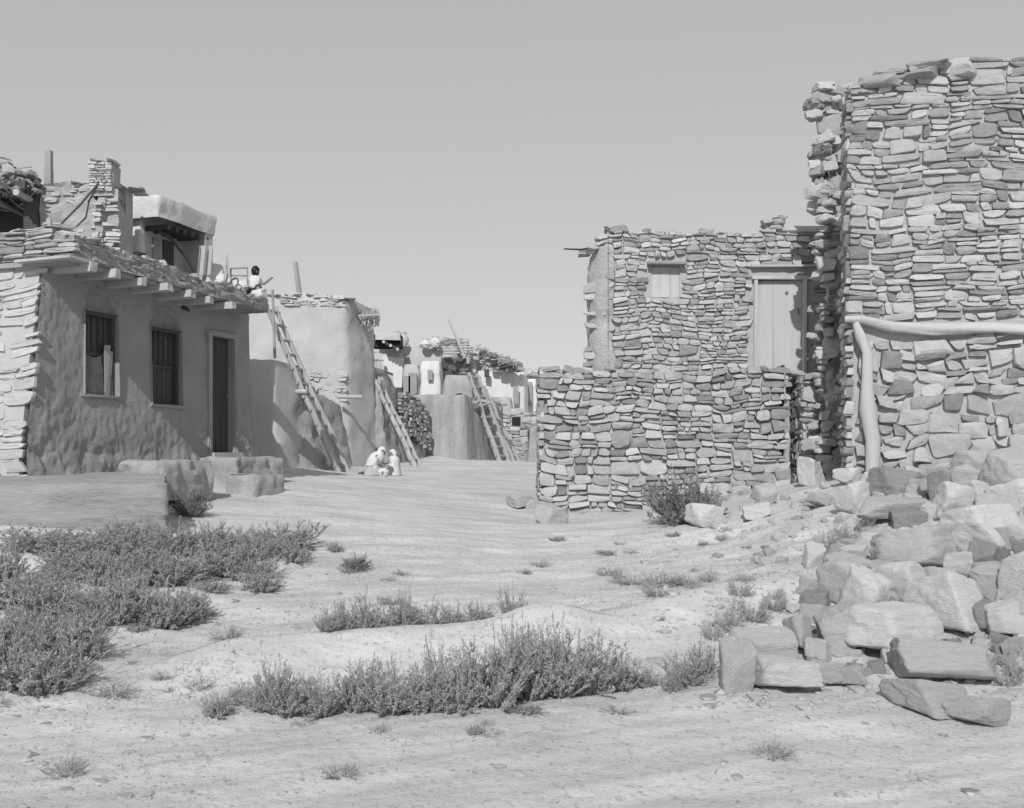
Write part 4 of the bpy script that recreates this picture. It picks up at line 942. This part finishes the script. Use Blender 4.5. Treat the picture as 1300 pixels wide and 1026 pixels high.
# ================================================================ rubble rocks
R = random.Random(2024); nrock = 0; GROUPR = 'fallen rocks heaped in front of the tall stone wall'
def rock(px, py, w, h, tone, label, d=None, rot=None, group=GROUPR, sink=.18, dep=None, idx=None, tilt=.25):
    b = G(px, py+h*.42, 16); dd = d or b.y; c = W(px, py, dd)
    o = bpy.data.objects.new('rock', RM[tone][R.randrange(9) if idx is None else idx]); col.objects.link(o)
    sx = w/F*dd/1.72; sz = h/F*dd/1.62; sy = dep or (sx+sz)*.55
    o.scale = (sx, sy, sz); o.rotation_euler = (R.uniform(-tilt, tilt), R.uniform(-tilt, tilt)*(.5), R.uniform(-.5, .5)+(math.pi if R.random() < .5 else 0) if rot is None else rot)
    o.location = (c.x, c.y+sy*.35, c.z-sz*sink*.3); tag(o, label, 'rock', group); return o
KEY = [
 (988,853,80,38,'light','pale flat rock lowest and farthest left at the front of the heap'),
 (934,850,38,52,'mid','grey split slab standing on edge at the left foot of the heap'),
 (968,826,86,44,'mid','grey slab lying behind the palest front rock'),
 (1131,800,118,54,'light','long pale block with a deep shadow under it, near the middle of the heap'),
 (1094,752,54,58,'light','rounded pale boulder above the long pale block'),
 (1142,742,74,46,'light','pale boulder wedged right of the rounded pale boulder'),
 (1208,768,70,62,'light','big square shouldered boulder right of the long pale block'),
 (1066,738,48,50,'mid','grey upright rock left of the rounded pale boulder'),
 (1160,696,86,42,'mid','wide flat rock above the wedged pale boulder'),
 (1246,672,96,50,'light','very wide pale rock high in the heap'),
 (1142,622,62,42,'dark','dark tilted slab at the foot of the upright log'),
 (1247,592,84,46,'mid','large rock at the very top of the heap against the tall wall'),
 (1283,602,62,58,'mid','round shouldered boulder at the top right of the heap'),
 (1284,634,54,46,'light','pale boulder under the round shouldered one at the right edge'),
 (1213,638,46,36,'light','pale rock left of centre near the top of the heap'),
 (1238,627,42,26,'light','thin pale rock beneath the topmost large rock'),
 (1193,627,28,36,'dark','narrow dark rock beside the pale one near the top'),
 (1219,657,36,34,'mid','blunt grey rock just over the very wide pale rock'),
 (1241,712,32,30,'dark','small dark block in the middle of the right side'),
 (1257,737,48,32,'mid','leaning grey slab below the small dark block'),
 (1213,719,32,30,'light','little pale rock left of the small dark block'),
 (1293,738,40,58,'light','tall pale boulder cut by the right edge of the picture'),
 (1268,785,42,36,'light','rounded pale rock right of the big square shouldered boulder'),
 (1291,778,38,40,'mid','grey rock at the right edge, under the tall pale boulder'),
 (1241,782,32,34,'dark','darker rock touching the big square shouldered boulder'),
 (1185,842,120,44,'mid','broad half buried slab below the long pale block'),
 (1180,884,78,36,'mid','low rock half sunk in the dust at the bottom right'),
 (1242,902,60,28,'mid','low flat rock right of the half sunk one'),
 (1048,853,44,24,'mid','small grey rock right of the palest front rock'),
 (1076,856,34,24,'mid','second small grey rock right of the palest front rock'),
 (1012,802,34,42,'mid','upright grey rock above the front of the heap'),
 (1034,826,28,22,'light','little pale stone under the upright grey rock'),
 (1062,800,60,50,'mid','smooth slanting slab left of the long pale block'),
 (1084,634,32,36,'light','pale angular block left of the dark tilted slab'),
 (1106,618,28,32,'light','pale block at the foot of the upright log'),
 (1136,648,78,24,'mid','long low slab under the dark tilted slab'),
 (1040,636,28,16,'mid','small flat stone below the broken pier'),
 (1028,602,26,32,'light','pale upright stone at the foot of the stub pier'),
 (971,629,30,24,'mid','grey stone against the right end of the terrace wall'),
 (957,650,38,18,'light','flat pale stone in front of the terrace wall'),
 (1077,605,26,20,'light','round pale stone at the base of the broken pier'),
 (1031,708,20,24,'light','lone pale stone among the weeds left of the heap'),
 (896,656,42,26,'light','pale stone beside the round shrub by the terrace wall'),
 (925,646,26,14,'mid','little grey stone between the shrub and terrace wall end'),
]
for a in KEY:
    o = rock(*a[:5], a[5]); o.location.y -= .10; o.location.z += .015
for (px, py, w, h, lb) in ((660,637,34,14,'flat stone lying out from the left foot of the terrace wall'),(679,641,26,12,'smaller stone nearest the left foot of the terrace wall'),(700,655,30,22,'stone propped under the left corner of the terrace wall')):
    rock(px, py, w, h, 'mid', lb, group='stones at the terrace wall foot', sink=.1)
KP = [(k[0], k[1]) for k in KEY]
def inpoly(x, y, P):
    c = False; j = len(P)-1
    for i in range(len(P)):
        if (P[i][1] > y) != (P[j][1] > y) and x < (P[j][0]-P[i][0])*(y-P[i][1])/(P[j][1]-P[i][1])+P[i][0]: c = not c
        j = i
    return c
PILE = [(1330,560),(1230,580),(1120,605),(1085,650),(1040,730),(950,810),(920,870),(1080,870),(1330,860)]
cnt = 0
while cnt < 215:
    px, py = R.uniform(915, 1340), R.uniform(560, 880)
    if not inpoly(px, py, PILE): continue
    if min(math.hypot(px-a, (py-b)*1.3) for a, b in KP) < 13: continue
    w = R.choice((12, 14, 17, 20, 26, 32, 40))*R.uniform(.8, 1.25)*(1 if py < 780 else .75); big = w > 28
    tone = R.choice(('mid', 'mid', 'mid', 'light', 'light', 'light', 'dark'))
    zone = 'upper part of the heap by the tall wall' if py < 660 else ('middle of the rubble heap' if py < 770 else 'dusty foot of the rubble heap')
    rock(px, py, w, w*R.uniform(.5, .8), tone, '%s %s rock in the %s' % ({'mid': 'grey', 'light': 'pale', 'dark': 'dark'}[tone], 'middling' if big else 'small', zone), sink=.5); cnt += 1
for k in range(60):
    px, py = R.uniform(880, 1120), R.uniform(612, 720)
    if px-880 < (py-612)*.2: continue
    w = R.uniform(7, 17); rock(px, py, w, w*.6, R.choice(('mid', 'light')), 'little loose stone on the slope between the terrace wall and heap', group='little stones on the slope', sink=.6)
# scattered pebbles: uncountable
m_ = MB()
for k in range(5200):
    if k < 1500: px, py = R.uniform(-20, 1320), 600+430*R.random()**.8
    else:
        px, py = (R.uniform(820, 1320), R.uniform(610, 905)) if k > 3000 else R.choice(((R.uniform(230, 480), R.uniform(690, 800)), (R.uniform(700, 1050), R.uniform(650, 780)), (R.uniform(0, 300), R.uniform(800, 1020))))
    ds = 1300*1.2/max(30, py-HY); 
    b = G(px, py, 22)
    if b.y > 21 or (b.y > 15.4 and b.x > .3): continue
    s = R.uniform(.004, .013)*(1+2.5*(R.random() < .06))*(1.7 if k > 3000 else 1); vs, fs = ROCKTINY[k % 6]
    if vs is None:
        # small eight-sided chip
        a = R.uniform(0, 6.3); ca, sa = math.cos(a)*s, math.sin(a)*s
        m_.add([b+V((ca, sa, 0)), b+V((-sa, ca, 0)), b+V((-ca, -sa, 0)), b+V((sa*.8, -ca, 0)), b+V((0, 0, s*.7))], [(0,1,4),(1,2,4),(2,3,4),(3,0,4)])
    else:
        m_.add([b+V((v.x*s, v.y*s, v.z*s*.5)) for v in vs], fs)
o = m_.build('pebbles', M['stone_far'], None, True, 30); tag(o, 'pebbles and stone chips strewn over the ground', 'pebbles', kind='stuff')
# ================================================================ shrubs
def shrub_mesh(seed, stems, nl, spread, height, leaf, lm, droop=0.0, wid=.32):
    R = random.Random(seed); st = MB(); lf = MB()
    for k in range(stems):
        a = R.uniform(0, 6.283); r = R.random()**.6; lean = r*spread
        L = height*R.choice((.35, .5, .65, .8, .95, 1.25))*R.uniform(.8, 1.1)*(1-.30*r); hd = V((math.cos(a), math.sin(a), 0))
        base = hd*R.uniform(0, .25)*spread; pts = []
        for i in range(5):
            t = i/4; pts.append(base+hd*(lean*(t**.8))+Z*(L*(t-.15*droop*t*t))+V((R.gauss(0, .018), R.gauss(0, .018), 0))*t)
        st.tube(pts, [.0045, .004, .0035, .003, .0015], 3, cap=False)
        tips = [(pts, nl)]
        for q in range(3):                                           # side sprigs
            i = R.randrange(1, 4); d2 = V((R.gauss(0, 1), R.gauss(0, 1), R.uniform(.3, 1.6))).normalized()*L*R.uniform(.16, .3)
            tips.append(([pts[i], pts[i]+d2*.5, pts[i]+d2], nl//3))
        for pp, n in tips:
            m = len(pp)-1
            for j in range(n):
                t = R.uniform(.18 if m == 4 else 0, 1)*m; i = min(m-1, int(t)); p = pp[i].lerp(pp[i+1], t-i)
                tg = (pp[i+1]-pp[i]).normalized(); rd = V((R.gauss(0, 1), R.gauss(0, 1), R.gauss(0, .7)))
                d = (tg*.7+rd.normalized()).normalized(); l = leaf*R.uniform(.5, 1.25); s = d.cross(rd).normalized()*l*wid
                lf.add([p, p+d*l*.5+s, p+d*l, p+d*l*.5-s], [(0, 1, 2, 3)])
    mats = (M['twig'], M[lm]); allv = st.v+lf.v; nb = len(st.v)
    me = bpy.data.meshes.new('shrub'); me.from_pydata([tuple(v) for v in allv], [], st.f+[tuple(i+nb for i in f) for f in lf.f])
    me.materials.append(mats[0]); me.materials.append(mats[1])
    me.polygons.foreach_set('material_index', [0]*len(st.f)+[1]*len(lf.f)); me.update(); return me
SH = {'near': [shrub_mesh(300+i, 80, 78, .32, .36, .024, 'leaf', wid=.17) for i in range(5)],
      'left': [shrub_mesh(320+i, 74, 56, .36, .30, .028, 'leaf', wid=.17) for i in range(5)],
      'dark': [shrub_mesh(340+i, 130, 50, .42, .38, .034, 'leaf_dark', wid=.13) for i in range(2)],
      'pale': [shrub_mesh(350+i, 50, 26, .28, .30, .024, 'leaf_pale', wid=.15) for i in range(3)],
      'tall': [shrub_mesh(360+i, 20, 60, .10, .50, .022, 'leaf', wid=.17) for i in range(2)]}
R = random.Random(77)
def shrub(px, py, kind, wpx, hpx, label, group=None):
    b = G(px, py, 24); o = bpy.data.objects.new('shrub', R.choice(SH[kind])); col.objects.link(o)
    s = b.y/F; ref = {'near': (.62, .38), 'left': (.70, .32), 'dark': (.86, .42), 'pale': (.58, .32), 'tall': (.24, .52)}[kind]
    sx = wpx*s/ref[0]*R.uniform(.8, 1.3); sz = hpx*s/ref[1]*R.uniform(.72, 1.15)
    o.scale = (sx, sx, sz); o.location = b-Z*.015; o.rotation_euler = (0, 0, R.uniform(0, 6.28)); tag(o, label, 'shrub', group); return o
gF = 'shrubs in the nearest row across the foreground'
LF = ['leftmost shrub of the nearest row, beside the dusty path', 'low dense shrub second from the left in the nearest row', 'low shrub third from the left in the nearest row']
ft = [(335,900,60,58),(365,908,80,52),(410,906,80,50),(452,902,80,54),(496,905,85,62),(540,903,85,66),(585,902,85,72),(630,896,90,84),(672,888,90,88),(712,884,85,86),(752,880,80,66),(790,876,70,50),(820,872,40,30),
      (352,893,50,50),(560,892,70,62),(650,876,70,76),(600,888,70,70),(695,870,70,74),(470,890,60,52),(735,866,60,60)]
for i, (a, b, w, h) in enumerate(ft):
    shrub(a, b, 'near', w, h, LF[i] if i < 3 else ('tallest leafy part of the nearest shrub row, right of centre' if 7 <= i <= 9 else ('leafy shrub in the middle of the nearest row' if i not in (10, 11, 12) else 'low shrub tapering off the right end of the nearest row')), gF)
for a, b, h in ((545,870,66),(560,866,70),(716,862,76),(655,860,60),(500,870,50)): shrub(a, b, 'tall', 18, h, 'thin sprig standing up out of the nearest shrub row', 'sprigs above the nearest row')
for i, (a, b, w, h) in enumerate([(432,820,52,52),(462,814,60,56),(500,808,62,50),(538,804,62,40),(575,800,60,42),(610,792,50,34),(650,796,46,50),(415,824,30,24),(515,806,30,56)]):
    shrub(a, b, 'near', w, h, 'small shrub growing on the crack behind the smooth slab' if i != 6 else 'separate bushy shrub at the right end of the crack behind the smooth slab', 'shrubs in the crack behind the slab')
left = []
for (x0, x1, y0, y1, n, w, h) in ((20,380,690,712,17,62,38),(0,330,722,748,14,66,42),(150,350,735,752,9,46,30),(0,250,765,800,13,78,52),(-20,110,820,850,8,85,58),(-20,100,862,882,6,80,50)):
    for k in range(n):
        f = (k+.5)/n; left.append((x0+(x1-x0)*f+R.uniform(-12, 12), R.uniform(y0, y1), w*R.uniform(.8, 1.3), h*R.uniform(.75, 1.2), y0))
left = [q for q in left if n3(q[0]*.013, q[1]*.03, 4) > -.45]
for (a, b, w, h, z) in left:
    shrub(a, b, 'left', w, h, {690: 'low shrub in the row right under the sandstone ledge', 722: 'low shrub in the middle of the left thicket', 735: 'small shrub on the right fringe of the left thicket', 765: 'fuller shrub in the near half of the left thicket', 820: 'big shrub at the left edge near the path', 862: 'nearest shrub at the lower left edge'}[z], 'shrubs of the left thicket')
for a, b, w, h in ((210,795,60,30),(330,705,70,44),(372,712,50,26),(110,800,80,40)): shrub(a, b, 'left', w, h, 'spreading shrub at the edge of the left thicket', 'shrubs of the left thicket')
shrub(243, 655, 'dark', 66, 50, 'dark round shrub at the right corner of the sandstone ledge')
shrub(865, 664, 'dark', 92, 66, 'big round shrub against the foot of the terrace wall')
shrub(905, 645, 'pale', 50, 30, 'pale twiggy shrub just right of the big round one')
shrub(452, 722, 'dark', 42, 26, 'small dark weed clump in the middle of the bare ground')
shrub(425, 700, 'left', 26, 14, 'tiny weed on the bare rock beyond the dark weed clump')
for a, b, w, h in ((870,868,54,60),(893,862,46,50),(855,878,30,30)): shrub(a, b, 'near', w, h, 'shrub between the nearest row and the rock heap', 'shrubs left of the rock heap')
for a, b, w, h in ((925,800,60,46),(955,788,60,44),(985,775,50,36),(905,812,46,40),(940,770,50,30)): shrub(a, b, 'pale', w, h, 'pale dry shrub on the slope left of the rock heap', 'pale shrubs on the slope')
for a, b, w, h in ((800,742,60,18),(835,745,60,22),(868,742,50,24),(775,730,40,16),(900,738,40,20)): shrub(a, b, 'pale', w, h, 'low pale grassy tuft behind the smooth slab', 'grassy tufts behind the slab')
for a, b, w, h in ((1050,700,44,34),(1078,688,44,36),(1098,672,34,28),(1062,716,40,30),(1290,862,50,46),(1275,870,40,30)): shrub(a, b, 'pale', w, h, 'pale weed growing between the rocks of the heap' if a < 1200 else 'pale weed low at the right edge by the rocks', 'weeds among the rocks')
shrub(667, 668+60, 'left', 22, 8, 'tiny tuft alone on the bare rock right of centre')
for a, b, w, h in ((430,985,60,26),(80,985,70,30),(980,960,60,22)): shrub(a, b, 'pale', w, h, 'sparse dry tuft at the very front of the ground', 'front tufts')
for k in range(120):
    c = R.random()
    if c < .42: a, b = R.uniform(-10, 420), R.uniform(675, 905)
    elif c < .75: a, b = R.uniform(700, 1060), R.uniform(650, 800)
    elif c < .9: a, b = R.uniform(400, 720), R.uniform(700, 830)
    else: a, b = R.uniform(250, 900), R.uniform(880, 935)
    if n3(a*.012, b*.03, 9) < -.1: continue
    wd = R.uniform(14, 44)*(b-500)/280; shrub(a, b, R.choice(('pale', 'pale', 'left')), wd, wd*R.uniform(.3, .6), 'little weed tuft scattered among the larger shrubs on the open ground', 'little weeds on the open ground')
# dry litter and short grass: uncountable
m_ = MB()
b = G(200, 760)
for k in range(9000):
    c = R.random()
    if c < .45: px, py = R.gauss(200, 140), R.uniform(680, 900)
    elif c < .7: px, py = R.uniform(380, 900), R.gauss(770, 60)
    elif c < .85: px, py = R.uniform(760, 1100), R.uniform(640, 800)
    else: px, py = R.uniform(0, 1300), R.uniform(660, 1020)
    if py < 640 or py > 1030: continue
    cl = n3(px*.02, py*.05, 3)
    if cl < .02: continue
    ds = 6.0
    b = G(px, py, 20) if k % 4 == 0 else V((b.x+R.gauss(0, .06), b.y+R.gauss(0, .06), 0))
    if b.z == 0: b.z = gz(b.x, b.y)
    l = R.uniform(.015, .05); d = V((R.gauss(0, .6), R.gauss(0, .6), R.uniform(.2, 1))).normalized()*l; s = d.cross(Z).normalized()*l*.07
    m_.add([b-s, b+s, b+d+s*.3, b+d-s*.3], [(0, 1, 2, 3)])
o = m_.build('dry_grass', M['leaf_pale'], None, False); tag(o, 'short dry grass and litter scattered over the bare ground', 'grass', kind='stuff')
# ================================================================ light, sky, camera
EL = math.radians(36); AZ = math.radians(10)       # light travels away from the camera, 10 degrees to the right
Ld = V((math.sin(AZ)*math.cos(EL), math.cos(AZ)*math.cos(EL), -math.sin(EL)))
sl = bpy.data.lights.new('sun', 'SUN'); sl.energy = 3.4; sl.angle = math.radians(.5); sl.color = (1, 1, 1)
so = bpy.data.objects.new('sun', sl); col.objects.link(so); so.rotation_euler = Ld.to_track_quat('-Z', 'Y').to_euler()
sc = bpy.context.scene; w = bpy.data.worlds.new('World'); sc.world = w; w.use_nodes = True; nt = w.node_tree
bg = nt.nodes['Background']; sky = nt.nodes.new('ShaderNodeTexSky'); sky.sky_type = 'NISHITA'; sky.sun_disc = False
sky.sun_elevation = EL; sky.sun_rotation = math.pi+AZ; sky.dust_density = 1.5; sky.altitude = 1900
bw = nt.nodes.new('ShaderNodeRGBToBW'); nt.links.new(sky.outputs[0], bw.inputs[0])
ga = nt.nodes.new('ShaderNodeMath'); ga.operation = 'POWER'; ga.inputs[1].default_value = .28; nt.links.new(bw.outputs[0], ga.inputs[0])
nt.links.new(ga.outputs[0], bg.inputs[0]); bg.inputs[1].default_value = .15
ml = nt.nodes.new('ShaderNodeMath'); ml.operation = 'MULTIPLY'; ml.inputs[1].default_value = 2.62; nt.links.new(ga.outputs[0], ml.inputs[0]); nt.links.new(ml.outputs[0], bg.inputs[0])
cd = bpy.data.cameras.new('camera'); cd.sensor_width = 36; cd.lens = 36.0; cd.shift_y = (HY-513)/1300; cd.clip_end = 12000; cd.clip_start = .05
co = bpy.data.objects.new('camera', cd); col.objects.link(co); co.rotation_euler = (math.pi/2, 0, 0); sc.camera = co
sc.view_settings.view_transform = 'Standard'; sc.view_settings.look = 'None'; sc.view_settings.exposure = 0; sc.view_settings.gamma = 1
sc.render.engine = 'CYCLES'; sc.cycles.max_bounces = 6
